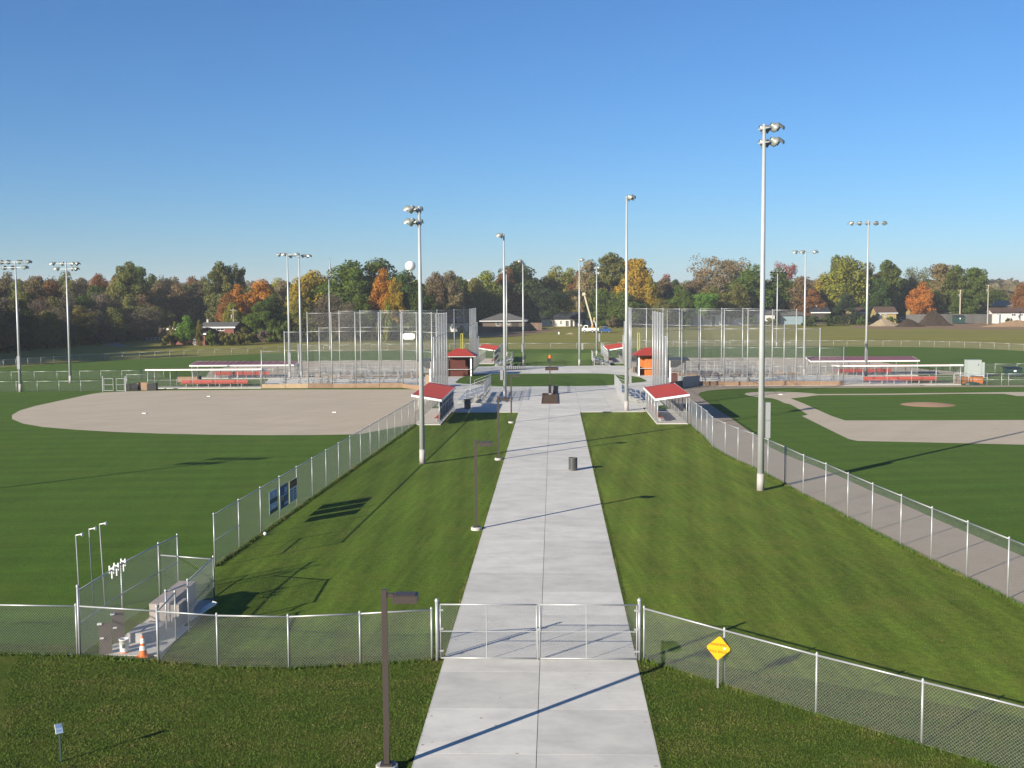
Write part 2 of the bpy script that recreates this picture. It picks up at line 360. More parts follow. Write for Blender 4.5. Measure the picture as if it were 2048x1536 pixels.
def part(name, mb, m, parent, label=None, smooth=False, local=False, kind=None):
    """mb is in world coordinates unless local; parent roots are unrotated when world coordinates are used"""
    me = mb.mesh(name, M[m] if isinstance(m, str) else m, (0, 0, 0) if local else base_of(parent), smooth)
    o = bpy.data.objects.new(name, me); col.objects.link(o); o.parent = parent
    if label: o['label'] = label
    if kind: o['kind'] = kind
    return o
def inst(name, me, parent, loc, rz=0.0, scale=None):
    """shared-mesh part; loc in world coordinates"""
    o = bpy.data.objects.new(name, me); col.objects.link(o); o.parent = parent
    o.location = Vector(loc) - (base_of(parent) if parent else Vector((0, 0, 0))); o.rotation_euler = (0, 0, rz)
    if scale: o.scale = scale
    return o
def single(name, mb, m, label, cat, loc, group=None, smooth=False):
    me = mb.mesh(name, M[m], loc, smooth); o = bpy.data.objects.new(name, me); col.objects.link(o); o.location = loc
    return tag(o, label, cat, group)
def structure(name, mb, m, z=None):
    me = mb.mesh(name, M[m]); o = bpy.data.objects.new(name, me); col.objects.link(o); o['kind'] = 'structure'; return o
def copy_tree(o, parent=None):
    c = o.copy(); col.objects.link(c); c.parent = parent
    for ch in o.children: copy_tree(ch, c)
    return c
# ================================================================== GROUND
def smooth_closed(pts, n=4):
    out = []
    k = len(pts)
    for i in range(k):
        p0, p1, p2, p3 = (Vector(pts[(i + j - 1) % k]) for j in range(4))
        for t in range(n):
            s = t / n
            out.append(0.5 * ((2 * p1) + (-p0 + p2) * s + (2 * p0 - 5 * p1 + 4 * p2 - p3) * s * s + (-p0 + 3 * p1 - 3 * p2 + p3) * s ** 3))
    return out
def sheet(name, pts, m, z):
    from mathutils.geometry import tessellate_polygon
    vs = [Vector((p[0], p[1], z)) for p in pts]
    tris = tessellate_polygon([vs])
    mb = MB(); mb.add(vs, [])
    for t in tris:
        a, b, c = (vs[i] for i in t)
        mb.f.append(tuple(t) if (b - a).cross(c - a).z > 0 else tuple(reversed(t)))
    return structure(name, mb, m)

# terrain: flat around the fields, rising gently far away
nx, ny = 60, 70
xs = np.concatenate([np.linspace(-2500, -300, 16), np.linspace(-250, 250, 28), np.linspace(300, 2500, 16)])
ys = np.concatenate([np.linspace(-60, 400, 24), np.linspace(430, 1000, 26), np.linspace(1100, 4000, 20)])
mb = MB(); vs = []
def terr(x, y):
    t = min(1, max(0, (y - 520) / 650)); h = 14 * t * t * (3 - 2 * t)
    t2 = min(1, max(0, (-x - 30 - max(0, y - 200) * .2) / 400)) * min(1, max(0, (y - 460) / 250)); h += 6 * t2
    return h + (1.2 * sin(x / 90) * sin(y / 140) if y > 560 else 0)
for y in ys:
    for x in xs: vs.append((x, y, terr(x, y)))
mb.add(vs, [(j * len(xs) + i, j * len(xs) + i + 1, (j + 1) * len(xs) + i + 1, (j + 1) * len(xs) + i) for j in range(len(ys) - 1) for i in range(len(xs) - 1)])
structure('ground', mb, 'rough')

# mown turf of the whole complex
tl = [P(*p) for p in [(0, 735), (60, 731), (130, 727), (210, 722), (280, 718), (396, 713), (496, 709), (615, 703.6), (838, 700.5), (960, 699), (1050, 698.5), (1205, 698.5), (1400, 693), (1550, 692.5), (1694, 693.5), (1839, 694.5), (1960, 697.5), (2048, 702)]]
turf = [(-130, 30), (-130, tl[0].y - 12)] + [(p.x, p.y) for p in tl] + [(130, tl[-1].y - 10), (130, 22), (-3.5, 22), (-3.6, 30)]
sheet('turf', [(p[0], p[1]) for p in turf], 'turf', .004)
# centre grass beyond the plaza
sheet('centre_lawn', [(-10.0, 178), (11, 178), (11, 226), (-10.0, 226)], 'centre_turf', .008)

F3 = [P(430, 1134), P(830, 850)]                       # left long fence line
F3b, F3a = F3
F5px = [(1378, 849), (1383, 852.5), (1393, 862.7), (1402.7, 870), (1413.8, 880.6), (1425, 895.5), (1450.4, 910.5), (1475.9, 923.3), (1505.6, 936), (1535.6, 951), (1569.4, 969.4), (1606.3, 990.5), (1651, 1012), (1695, 1036), (1744, 1062), (1801, 1091), (1862, 1122), (1933, 1157), (2015, 1198), (2112, 1247), (2225, 1305)]
F5 = [P(*p) for p in F5px]
WX0, WX1 = -3.49, 2.56
lawnL = [(-15.6, 34.2), (-14.4, 47.8), (F3a.x, F3a.y), (-12.4, 112), (WX0 + .1, 112), (WX0 + .1, 34.2)]
sheet('lawn_left', lawnL, 'lawn', .008)
lawnR = [(WX1 - .1, 34.0), (WX1 - .1, 112), (11.6, 112)] + [(p.x, p.y) for p in F5] + [(24, 24), (13, 26.2)]
sheet('lawn_right', lawnR, 'lawn_r', .008)
sheet('bank', [(-60, 12), (60, 12), (60, 22), (18, 26.2), (13.3, 29.5), (7.2, 33.1), (2.9, 35.2), (2.3, 36.4), (-3.2, 36.4), (-4.3, 35.1), (-11, 34.6), (-15, 35.9), (-60, 38.5)], 'bank', .012)

# near-left skinned infield
dl = [P(*p) for p in [(835, 779), (720, 779), (600, 779), (450, 780), (330, 781), (250, 783), (205, 785), (183, 788), (150, 795), (110, 803.5), (70, 812), (40, 821), (24, 830), (24, 838), (45, 847), (85, 854), (150, 859.5), (230, 864), (320, 867.3), (420, 869.5), (520, 870.5), (620, 870.2), (700, 869), (722, 868)]]
dl += [Vector((-12.62, 100.5, 0)), Vector((-12.62, 131.6, 0))]
sheet('infield_dirt_left', dl, 'dirt', .008)
# far-left skinned infield
sheet('infield_dirt_far_left', [P(*p) for p in [(421, 739.5), (462, 733.6), (500, 729), (560, 725.2), (620, 722.6), (705, 720.8), (790, 720.5), (850, 721)]] + [Vector((-12.6, 196, 0)), Vector((-12.6, 169, 0)), Vector((-18.9, 159.8, 0)), Vector((-50, 159.8, 0))], 'dirt', .012)
sheet('infield_dirt_far_right', [P(*p) for p in [(1851, 739), (1800, 730.5), (1747.6, 722), (1690, 718), (1610, 715.6), (1500, 715), (1374, 715.7)]][::-1] + [Vector((62, 159.8, 0)), Vector((18, 159.8, 0)), Vector((11.8, 169, 0)), Vector((11.8, 198, 0))][::1], 'dirt', .012)
# near-right diamond
dr = [(1489, 788.5), (1492, 786), (1503, 784.6), (1525, 783.7), (1551, 783.5), (1580, 784), (1604, 785.2), (1624, 786.7), (1636, 788.2), (1780, 787.3), (1919, 785.5), (2048, 784), (2200, 782.5), (2200, 795), (2034, 792), (2008, 787.6), (1919, 787.6), (1780, 789.8), (1640, 790.4), (1628, 791.4), (1614, 793.6), (1598, 795.2), (1581, 796.8), (1607, 806.8), (1629, 817), (1642, 822.6), (1662, 831.5), (1689.7, 840.9), (1800, 841), (2048, 840), (2300, 839), (2300, 893), (2048, 889.5), (1880, 885.5), (1715, 882), (1697, 878), (1660, 860), (1638, 849), (1603.6, 831.9), (1616, 829.6), (1600, 819.5), (1581, 808.8), (1568.5, 806), (1556, 800), (1544, 796.5), (1520, 794.5), (1500, 792.2)]
sheet('infield_dirt_right', [P(*p) for p in dr], 'dirt', .008)
mp_ = P(1855.5, 809.6)
mb = MB(); rings = [(1.0, 0.0), (.72, .10), (.34, .2), (0.02, .24)]
rx_ = (P(1909, 810).x - P(1802, 810).x) / 2; ry_ = (P(1855, 804.9).y - P(1855, 814.7).y) / 2
vs = [(mp_.x + rx_ * r * cos(t * pi / 16), mp_.y + ry_ * r * sin(t * pi / 16), .010 + z) for r, z in rings for t in range(32)]
mb.add(vs, [(k * 32 + i, k * 32 + (i + 1) % 32, (k + 1) * 32 + (i + 1) % 32, (k + 1) * 32 + i) for k in range(3) for i in range(32)])
o = structure('pitchers_mound', mb, 'mound')
# right warning track along the fence then round the backstop
def off(pts, d):
    out = []
    for i, p in enumerate(pts):
        a = pts[max(0, i - 1)]; b = pts[min(len(pts) - 1, i + 1)]; t = (b - a); t.z = 0; t.normalize()
        out.append(Vector((p.x - t.y * d, p.y + t.x * d, 0)))
    return out
F5s = [Vector((11.62, 132, 0)), Vector((11.62, 116, 0))] + F5
inner = off(F5, 4.3)
trk = [(p.x, p.y) for p in F5s] + [(p.x, p.y) for p in inner[::-1][:-3]]
trk += [(p.x, p.y) for p in [P(1459.5, 835), P(1424, 812), P(1402, 794), P(1396, 788.5), P(1402, 784.5), P(1417, 781), P(1440, 779), P(1466, 777.6), P(1573, 775.7), P(1700, 775.8), P(1860, 774.6), P(2048, 773.6), P(2300, 772)]]
trk += [(P(2300, 764).x, 141.0), (18.0, 141.0)]
sheet('warning_track', trk, 'track', .010)

# asphalt path by the left wood and bare earth strips
path = [P(*p) for p in [(212, 689), (226, 691), (250, 693.5), (262, 694.5), (248, 690.5), (240, 687.5), (238, 684.5), (250, 681), (275, 677.5), (318, 675), (318, 672.8), (270, 674.8), (238, 678.6), (226, 683)]]
sheet('path', path, 'asphalt', .006)
sheet('bare_earth_strip', smooth_closed([P(*p) for p in [(955, 664), (990, 660.5), (1060, 659), (1110, 659), (1120, 661), (1080, 666), (1030, 672), (975, 673.5), (950, 671)]]), 'bare', .006)
sheet('earth_yard', smooth_closed([P(*p) for p in [(1700, 654.5), (1780, 645), (1900, 641), (1990, 640), (2110, 640), (2150, 657), (2048, 658.5), (1950, 660), (1850, 657), (1780, 659)]]), 'bare', .006)

# ---------------- concrete: walkway of slabs, plaza of slabs
ZC = .05
def slab_mesh(w, l, name='slab'):
    mb = MB(); g = .009; h = .0035
    mb.box(g, w - g, h, l - h, -.045, 0)
    me = mb.mesh(name, M['concrete']); return me
W = (WX1 - WX0) / 2
SL = 3.07
y0 = 27.2 - 4 * SL; YA0 = 110.3
walk_bed = MB().box(WX0, WX1, y0, YA0, 0.0, .034)
walk = structure('walkway', walk_bed, 'joint')
def grid(parent, x0, nx_, dx, yy0, ny_, dy, skip=None):
    me = slab_mesh(dx, dy)
    for j in range(ny_):
        for i in range(nx_):
            x = x0 + i * dx; y = yy0 + j * dy
            if skip and skip(x + dx / 2, y + dy / 2, dx, dy): continue
            inst('slab', me, parent, (x, y, ZC - .004 * 0))
nrow = int((YA0 - y0) / SL)
grid(walk, WX0, 2, W, y0, nrow, (YA0 - y0) / nrow)
XA, XB, YA, YB = -12.3, 11.5, YA0, 182.6
plz = [(-10.1, YA), (9.0, YA), (9.0, 114), (11.4, 117), (11.4, 132), (17.8, 141.2), (46, 141.2), (46, 159), (17.8, 159), (11.4, 168.6), (11.4, 183.4), (-10, 183.4), (-12.3, 183), (-12.3, 168.6), (-18.8, 159.2), (-40.5, 159.2), (-37.2, 141.2), (-18.8, 141.2), (-12.3, 132), (-12.3, 117), (-10.1, 114)]
plaza = sheet('plaza', plz, 'joint', .034)
def pip(x, y, poly):
    c = False; j = len(poly) - 1
    for i in range(len(poly)):
        xi, yi = poly[i][0], poly[i][1]; xj, yj = poly[j][0], poly[j][1]
        if (yi > y) != (yj > y) and x < (xj - xi) * (y - yi) / (yj - yi) + xi: c = not c
        j = i
    return c
isl = [P(*p) for p in [(913.7, 767), (915, 762), (922.5, 756.4), (938, 752), (966, 749.2), (1061, 748.2), (1187, 747.7), (1232, 750), (1274, 754.5), (1288, 759.5), (1291.5, 763.7), (1261, 767), (1199.5, 772.2), (1094, 773.2), (996, 773.6), (960.6, 770)]]
isl = [(p.x, p.y) for p in smooth_closed(isl, 3)]
def slab_clip(x0, x1, y0_, y1):
    """plaza slab clipped to the plaza outline"""
    poly = [(x0, y0_), (x1, y0_), (x1, y1), (x0, y1)]
    return poly
g_ = .012
full_me = slab_mesh(3.06, 3.06)
cnt = 0
def clip_poly(sub, cx0, cx1, cy0, cy1):
    def cl(pts, inside, inter):
        out = []
        for i in range(len(pts)):
            a = pts[i - 1]; b = pts[i]
            ia, ib = inside(a), inside(b)
            if ia != ib: out.append(inter(a, b))
            if ib: out.append(b)
        return out
    def ix(c): return lambda a, b: (c, a[1] + (b[1] - a[1]) * (c - a[0]) / (b[0] - a[0]))
    def iy(c): return lambda a, b: (a[0] + (b[0] - a[0]) * (c - a[1]) / (b[1] - a[1]), c)
    p = cl(sub, lambda q: q[0] >= cx0, ix(cx0)); p = cl(p, lambda q: q[0] <= cx1, ix(cx1)) if p else p
    p = cl(p, lambda q: q[1] >= cy0, iy(cy0)) if p else p; p = cl(p, lambda q: q[1] <= cy1, iy(cy1)) if p else p
    return p
lo = (-41.0, YA)
nxx, nyy = int(88 / 3.06) + 1, int(73 / 3.06) + 1
x_off = WX0 - 13 * 3.06
for j in range(nyy):
    for i in range(nxx):
        x = x_off + i * 3.06; y = YA + j * 3.06
        cs = [(x + a, y + b) for a in (.05, 3.0) for b in (.05, 3.0)]
        if all(pip(cx, cy, isl) for cx, cy in cs): continue
        ins = [pip(cx, cy, plz) for cx, cy in cs]
        if all(ins):
            inst('slab', full_me, plaza, (x, y, ZC))
        else:
            p = clip_poly(plz, x + g_, x + 3.06 - g_, y + g_, y + 3.06 - g_)
            if len(p) >= 3:
                area = abs(sum(p[k - 1][0] * p[k][1] - p[k][0] * p[k - 1][1] for k in range(len(p)))) / 2
                if area < .15: continue
                if sum(p[k - 1][0] * p[k][1] - p[k][0] * p[k - 1][1] for k in range(len(p))) < 0: p = p[::-1]
                n = len(p); mb = MB()
                mb.add([(a, b, ZC) for a, b in p] + [(a, b, .034) for a, b in p], [tuple(range(n))] + [(k, n + k, n + (k + 1) % n, (k + 1) % n) for k in range(n)])
                part('slab', mb, 'concrete', plaza)
# grass island: a low raised bed
n = len(isl)
area = sum(isl[k - 1][0] * isl[k][1] - isl[k][0] * isl[k - 1][1] for k in range(n))
if area < 0: isl = isl[::-1]
mb = MB(); mb.add([(a, b, .075) for a, b in isl] + [(a, b, .03) for a, b in isl], [tuple(range(n))] + [(k, n + k, n + (k + 1) % n, (k + 1) % n) for k in range(n)])
structure('grass_island', mb, 'turf')
# mulch squares
def mulch_bed(px, label):
    pts = [P(*p) for p in px]
    x0, x1 = min(p.x for p in pts), max(p.x for p in pts); ya, yb = min(p.y for p in pts), max(p.y for p in pts)
    t = thing('mulch_bed', label, 'mulch bed', ((x0 + x1) / 2, (ya + yb) / 2, ZC), 'mulch beds in the plaza paving')
    part('mulch', MB().box(x0 + .08, x1 - .08, ya + .08, yb - .08, ZC + .001, ZC + .05), 'mulch', t)
    for a in ((x0, x1, ya, ya + .08), (x0, x1, yb - .08, yb), (x0, x0 + .08, ya + .08, yb - .08), (x1 - .08, x1, ya + .08, yb - .08)):
        part('edging', MB().box(*a, ZC + .001, ZC + .07), 'darkred', t)
mulch_bed([(1083, 808.5), (1117, 808.5), (1115, 788.3), (1085, 788.3)], 'square brown mulch bed at the foot of the beacon lamp post')
mulch_bed([(1090.5, 741.3), (1115, 741.3), (1114, 734.8), (1091, 734.8)], 'thin brown mulch bed at the back edge of the plaza')

# bases on the dirt
for px, lab in (((289, 827), 'white base nearest the left edge of the bare infield'), ((418, 793), 'white base in the upper part of the bare infield'), ((669, 825), 'white base nearest the long left fence'), ((1561, 789.5), 'white home plate on the right diamond')):
    p = P(*px); single('base', MB().box(p.x - .19, p.x + .19, p.y - .19, p.y + .19, .01, .07), 'white', lab, 'base', (p.x, p.y, .01), 'bases of the diamonds')

# grass blades in the foreground
def blades():
    N_ = 150000
    x = rng.uniform(-17, 19, N_ * 2); y = 25.5 + (rng.random(N_ * 2) ** 1.25) * 13
    # the bank ends at the fence: its line swings towards the camera on the right
    lim = np.where(x < 2.6, 35.3, np.interp(x, [2.6, 7.2, 13.3, 19], [35.1, 33.0, 29.4, 25.6]))
    ok = ~((x > WX0 + .02) & (x < WX1 - .02)) & (y < lim + np.abs(rng.normal(0, .25, len(x)))) & ~((y > 35.2) & (x < -12.3)) & (np.abs(x) < .46 * y + 1.5)
    x, y = x[ok][:N_], y[ok][:N_]
    # a denser fringe along the walkway edges
    n2 = 26000
    ye = 26 + rng.random(n2) ** 1.5 * 75; side = rng.random(n2) < .5
    xe = np.where(side, WX0 - np.abs(rng.normal(0, .06, n2)) + .02, WX1 + np.abs(rng.normal(0, .06, n2)) - .02)
    # taller fringe left standing along the fences
    xs_, ys_ = [], []
    for pts, per in ((F5, 260), ([F3b, F3a], 260), ([P(-50, 1309), P(155, 1313), P(317, 1325), P(436, 1335), P(578, 1338), P(721, 1331), P(864, 1322)], 420), ([P(1288, 1321), P(1448, 1372), P(1632, 1430), P(1843, 1492), P(2060, 1556)], 420)):
        for a, b in zip(pts[:-1], pts[1:]):
            k_ = int((b - a).length * per); t_ = rng.random(k_); o_ = rng.normal(0, .07, k_); d_ = (b - a).normalized()
            xs_.append(a.x + (b.x - a.x) * t_ - d_.y * o_); ys_.append(a.y + (b.y - a.y) * t_ + d_.x * o_)
    xf = np.concatenate(xs_); yf = np.concatenate(ys_); n3 = len(xf)
    x = np.concatenate([x, xf, xe]); y = np.concatenate([y, yf, ye]); n = len(x)
    h = rng.uniform(.022, .052, n); h[-n2:] += .02; h[-n2 - n3:-n2] = rng.uniform(.05, .15, n3)
    w = .008 + .0003 * y; a = rng.uniform(0, 2 * pi, n); lx = rng.normal(0, .025, n); ly = rng.normal(0, .025, n)
    v = np.empty((n, 3, 3)); v[:, 0] = np.stack([x - w * np.cos(a), y - w * np.sin(a), np.full(n, .006)], 1)
    v[:, 1] = np.stack([x + w * np.cos(a), y + w * np.sin(a), np.full(n, .006)], 1); v[:, 2] = np.stack([x + lx, y + ly, h], 1)
    me = bpy.data.meshes.new('grass'); me.vertices.add(n * 3); me.vertices.foreach_set('co', v.reshape(-1))
    me.loops.add(n * 3); me.loops.foreach_set('vertex_index', np.arange(n * 3, dtype=np.int32))
    me.polygons.add(n); me.polygons.foreach_set('loop_start', np.arange(0, n * 3, 3, dtype=np.int32)); me.update(calc_edges=True)
    me.materials.append(M['blades']); o = bpy.data.objects.new('grass', me); col.objects.link(o)
    tag(o, 'short mown grass blades on the bank in front of the gate', 'grass', kind='stuff')
blades()

def litter():
    n = 5200
    x = rng.uniform(-16, 26, n); y = 24 + rng.random(n) ** 1.3 * 85
    keep = (np.abs(x) < .46 * y) & ~((x > WX0 + .2) & (x < WX1 - .2) & (rng.random(n) < .93)); x, y = x[keep], y[keep]; n = len(x)
    zz = np.where((x > WX0) & (x < WX1), .056, .035); a = rng.uniform(0, 2 * pi, n); s_ = rng.uniform(.015, .045, n)
    v = np.empty((n, 4, 3))
    for i, (c1, c2) in enumerate(((1, 0), (0, .7), (-1, 0), (0, -.7))):
        v[:, i] = np.stack([x + s_ * (c1 * np.cos(a) - c2 * np.sin(a)), y + s_ * (c1 * np.sin(a) + c2 * np.cos(a)), zz + rng.uniform(0, .015, n)], 1)
    me = bpy.data.meshes.new('fallen_leaves'); me.vertices.add(n * 4); me.vertices.foreach_set('co', v.reshape(-1))
    me.loops.add(n * 4); me.loops.foreach_set('vertex_index', np.arange(n * 4, dtype=np.int32))
    me.polygons.add(n); me.polygons.foreach_set('loop_start', np.arange(0, n * 4, 4, dtype=np.int32)); me.update(calc_edges=True)
    me.materials.append(M['litter']); o = bpy.data.objects.new('fallen_leaves', me); col.objects.link(o)
    tag(o, 'scattered dry fallen leaves on the lawns and walkway', 'leaves', kind='stuff')
M['litter'] = mat('dry_leaf', (.34, .22, .09), .8, var=.5, scale=1.3, color2=(.20, .11, .05))
litter()
# ================================================================== FENCES
def wires(mb, a, b, z0, z1, sp, r):
    """two families of diagonal wires filling the upright rectangle a-b, z0-z1"""
    d = Vector((b[0] - a[0], b[1] - a[1], 0)); L_ = d.length; d.normalize(); H_ = z1 - z0
    nrm = Vector((-d.y, d.x, 0)); o = Vector((a[0], a[1], z0))
    k = int((L_ + H_) / sp) + 1
    for fam in (1, -1):
        for i in range(k):
            c = (i + .5) * sp - (H_ if fam == 1 else 0)     # x at z=0
            if fam == 1: t0 = max(0, -c); t1 = min(H_, L_ - c)
            else: t0 = max(0, c - L_); t1 = min(H_, c)
            if t1 - t0 < .01: continue
            p = o + nrm * (fam * r * .8) + d * (c + fam * t0) + Vector((0, 0, t0)); q = o + nrm * (fam * r * .8) + d * (c + fam * t1) + Vector((0, 0, t1))
            u = nrm * r; e1 = (d * -fam + Vector((0, 0, 1))) * (r * .707)
            s = len(mb.v)
            for w in (p, q):
                mb.v += [tuple(w + u), tuple(w + e1), tuple(w - u), tuple(w - e1)]
            mb.f += [(s, s + 1, s + 5, s + 4), (s + 1, s + 2, s + 6, s + 5), (s + 2, s + 3, s + 7, s + 6), (s + 3, s, s + 4, s + 7)]
_pm = {}
def post_mesh(h, r, name='post', m='galv', cap=True):
    key = (round(h, 2), r, name, m)
    if key not in _pm:
        mb = MB().tube((0, 0, 0), (0, 0, h), r, n=8)
        if cap: mb.lathe([(r * 1.25, h - .01), (r * 1.3, h + .03), (r * .6, h + .07), (.001, h + .08)], 8)
        _pm[key] = mb.mesh(name, M[m], smooth=True)
    return _pm[key]
def poly_len(pts): return sum((pts[i + 1] - pts[i]).length for i in range(len(pts) - 1))
def fence(label, pts, h, sp=.092, wr=.0028, pr=.03, mid=None, group=None, name='chain_link_fence', cat='fence', bottom=True, rail_r=.026, skip_posts=(), tall=None):
    pts = [Vector((p[0], p[1], 0)) for p in pts]
    t = thing(name, label, cat, tuple(pts[0]), group)
    hs = h if isinstance(h, (list, tuple)) else [h] * len(pts)
    for i, p in enumerate(pts):
        if i in skip_posts: continue
        tl_ = tall and i in tall
        inst('post', post_mesh(hs[i] + (.12 if tl_ else 0), pr * (1.35 if tl_ else 1)), t, p)
    rb = MB(); mbx = MB(); mr = MB(); br = MB()
    for i in range(len(pts) - 1):
        hh = min(hs[i], hs[i + 1]) - .02
        a, b = pts[i], pts[i + 1]
        rb.tube((a.x, a.y, hh), (b.x, b.y, hh), rail_r, n=6)
        wires(mbx, a, b, .05, hh, sp, wr)
        if mid and (mid is True or i in mid): mr.tube((a.x, a.y, hh * .5), (b.x, b.y, hh * .5), rail_r * .8, n=6)
        if bottom: br.tube((a.x, a.y, .06), (b.x, b.y, .06), .006, n=4, caps=False)
    part('top_rail', rb, 'galv', t, smooth=True)
    part('chain_link_mesh', mbx, 'wire', t)
    if mr.v: part('middle_rail', mr, 'galv', t, smooth=True)
    if bottom: part('tension_wire', br, 'galv', t)
    return t
def subdiv(a, b, step):
    n = max(1, round((b - a).length / step)); return [a.lerp(b, i / n) for i in range(n + 1)]

GY = P(1077, 1322.3).y
# front fence, left of the gate
fl = [P(-260, 1306), P(-50, 1309), P(155, 1313)]
fence('low chain-link fence running off the left edge beside the bullpen', fl, 1.66)
fence('low chain-link fence between the bullpen and the left gate post', [P(317, 1325), P(436, 1335), P(578, 1338), P(721, 1331), P(864, 1322)], 1.66, tall=(0,))
fence('short chain-link fence closing the front of the bullpen', [P(163, 1313), P(317.5, 1324.5)], 1.66, skip_posts=(0, 1))
fence('low chain-link fence running right from the gate past the yellow sign', [P(1288, 1321), P(1448, 1372), P(1632, 1430), P(1843, 1492), P(2060, 1556), P(2300, 1622)], 1.68)
# walkway gate
def gate_post(u, lab):
    p = P(u, 1322); single('gate_post', MB().tube((p.x, p.y, 0), (p.x, p.y, 1.92), .055, n=10).lathe([(.065, 1.90), (.07, 1.95), (.03, 2.0), (.001, 2.01)], 10, Matrix.Translation((p.x, p.y, 0))), 'galv', lab, 'gate post', (p.x, p.y, 0), 'posts of the walkway gate', smooth=True)
    return p
gl = gate_post(875, 'thick gate post where the left fence meets the walkway gate'); gr = gate_post(1278.5, 'thick gate post where the right fence meets the walkway gate')
def leaf(x0, x1, y, h, label, z0=.09, group='leaves of the walkway gate', midz=.5, upright=.48):
    t = thing('gate', label, 'gate', (x0, y, 0), group)
    fr = MB(); r = .024
    for (a, b) in (((x0, y, z0), (x0, y, h)), ((x1, y, z0), (x1, y, h)), ((x0, y, z0), (x1, y, z0)), ((x0, y, h), (x1, y, h))): fr.tube(a, b, r, n=8)
    part('frame', fr, 'galv', t, smooth=True)
    zz = z0 + (h - z0) * midz; part('middle_rail', MB().tube((x0, y, zz), (x1, y, zz), .017, n=6), 'galv', t)
    if upright:
        xm = x0 + (x1 - x0) * upright; part('upright', MB().tube((xm, y, z0), (xm, y, h), .017, n=6), 'galv', t)
    w = MB(); wires(w, (x0, y), (x1, y), z0, h, .092, .0028); part('chain_link_mesh', w, 'wire', t)
    return t
xl, xr, xm = P(881.5, 1322).x, P(1273.5, 1322).x, P(1077, 1322).x
g1 = leaf(xl, xm - .05, GY, 1.80, 'left leaf of the closed double gate across the walkway')
g2 = leaf(xm + .05, xr, GY, 1.80, 'right leaf of the closed double gate across the walkway')
part('latch', MB().box(xm - .07, xm + .07, GY - .05, GY + .03, .98, 1.06).tube((xm - .02, GY - .045, .02), (xm - .02, GY - .045, 1.0), .014), 'galv', g1)
for gg, xx in ((g1, xl), (g2, xr)):
    for z in (.3, 1.0, 1.6): part('hinge', MB().box(xx - .09, xx + .09, GY - .03, GY + .03, z, z + .05), 'galv', gg)
for (a, s) in ((P(864, 1322), 1), (P(1288, 1321), -1)):
    pass

# long fences either side of the lawns
f3 = subdiv(F3a if False else F3[0], F3[1], 3.3)
fence('long tall chain-link fence along the left lawn carrying three banners', f3, 2.27, sp=.085, wr=.0017, mid=(0,), pr=.03)
fence('long tall chain-link fence along the right lawn beside the grit track', F5, 2.3, sp=.085, wr=.0017, pr=.03)
for (a, b, hh, lab) in ((Vector((-12.5, 114.9, 0)), Vector((-12.5, 117.2, 0)), 3.0, 'short chain-link fence linking the near left red-roofed dugout to its backstop'), (Vector((11.6, 113.6, 0)), Vector((11.6, 116.9, 0)), 3.0, 'short chain-link fence linking the near right red-roofed dugout to its backstop')):
    fence(lab, [a, b], hh, sp=.15, wr=.004)

# bullpen enclosure
X0 = -15.1
bw = [P(160, 1313), P(246, 1247), P(320, 1199), P(357.5, 1178)]
t = fence('tall chain-link fence along the left side of the bullpen', bw, 2.15, mid=True, tall=(0,))
fence('low chain-link fence across the far end of the bullpen', [P(320.5, 1198), P(429, 1208)], 1.72, skip_posts=(0,))
fence('low chain-link fence along the right side of the bullpen', [P(429, 1208), P(378, 1263)], 1.78)
fence('open bullpen gate panel standing by the front corner post', [P(317.5, 1325), P(352.5, 1282)], 1.66, skip_posts=(0,))
fence('short chain-link panel beside the open bullpen gate', [P(376, 1262), P(334, 1280)], 1.66, skip_posts=(0,))

# backstops
TOP, MIDH, LOW = 9.5, 7.15, 4.75
def backstop(label, pts, hs, boards, inner=1):
    pts = [Vector((p[0], p[1], 0)) for p in pts]
    t = thing('backstop', label, 'backstop', tuple(pts[0]), 'backstops of the four diamonds')
    far = pts[0].y > 150
    for p, h in zip(pts, hs):
        inst('post', post_mesh(h, .07), t, p)
    for lv in (2.4, 4.78, 7.15, 9.45):
        rb = MB()
        for i in range(len(pts) - 1):
            hh = min(hs[i], hs[i + 1])
            z = min(lv, hh - .05)
            if lv - hh > 1.0 or lv > hh + .1: continue
            rb.tube((pts[i].x, pts[i].y, z), (pts[i + 1].x, pts[i + 1].y, z), .03 if lv in (9.45, 7.15) else .018, n=6)
        if rb.v: part('rail', rb, 'galv', t, smooth=True)
    w = MB()
    for i in range(len(pts) - 1):
        wires(w, pts[i], pts[i + 1], .02, min(hs[i], hs[i + 1]) - .05, .15, .0034)
    part('chain_link_mesh', w, 'wire', t)
    for i in range(len(pts) - 1):
        if i < boards:
            a, b = pts[i], pts[i + 1]; d = (b - a).normalized()
            nrm = Vector((d.y, -d.x, 0)) * .10 * inner; z1 = .52 + .04 * ((i * 7) % 3) if not (i > 5 and pts[0].x > 0 and not far) else (1.35 if i == 6 else .95)
            part('kick_board', MB().beam(tuple(a + d * .02 + nrm + Vector((0, 0, z1 / 2 + .02))), tuple(b - d * .02 + nrm + Vector((0, 0, z1 / 2 + .02))), .07, z1), ('dark' if i > 6 else 'boxgrey') if i > 5 and pts[0].x > 0 and not far else 'woodlight' if i in (0, 1) and pts[0].x < 0 else 'wood', t)
    return t
YN = 141.0
left = [(XY(u, YN), YN) for u in (524, 570.8, 617, 664.5, 712, 759, 806)] + [(-16.8, 137.9), (-14.6, 134.8)] + [(-12.5, y) for y in (131.7, 128.8, 125.9, 123.0, 120.1, 117.2)]
hl = [LOW, MIDH] + [TOP] * 12 + [MIDH]
backstop('tall chain-link backstop with tan kick boards behind the near left infield', left, hl, 9)
YR = 141.8
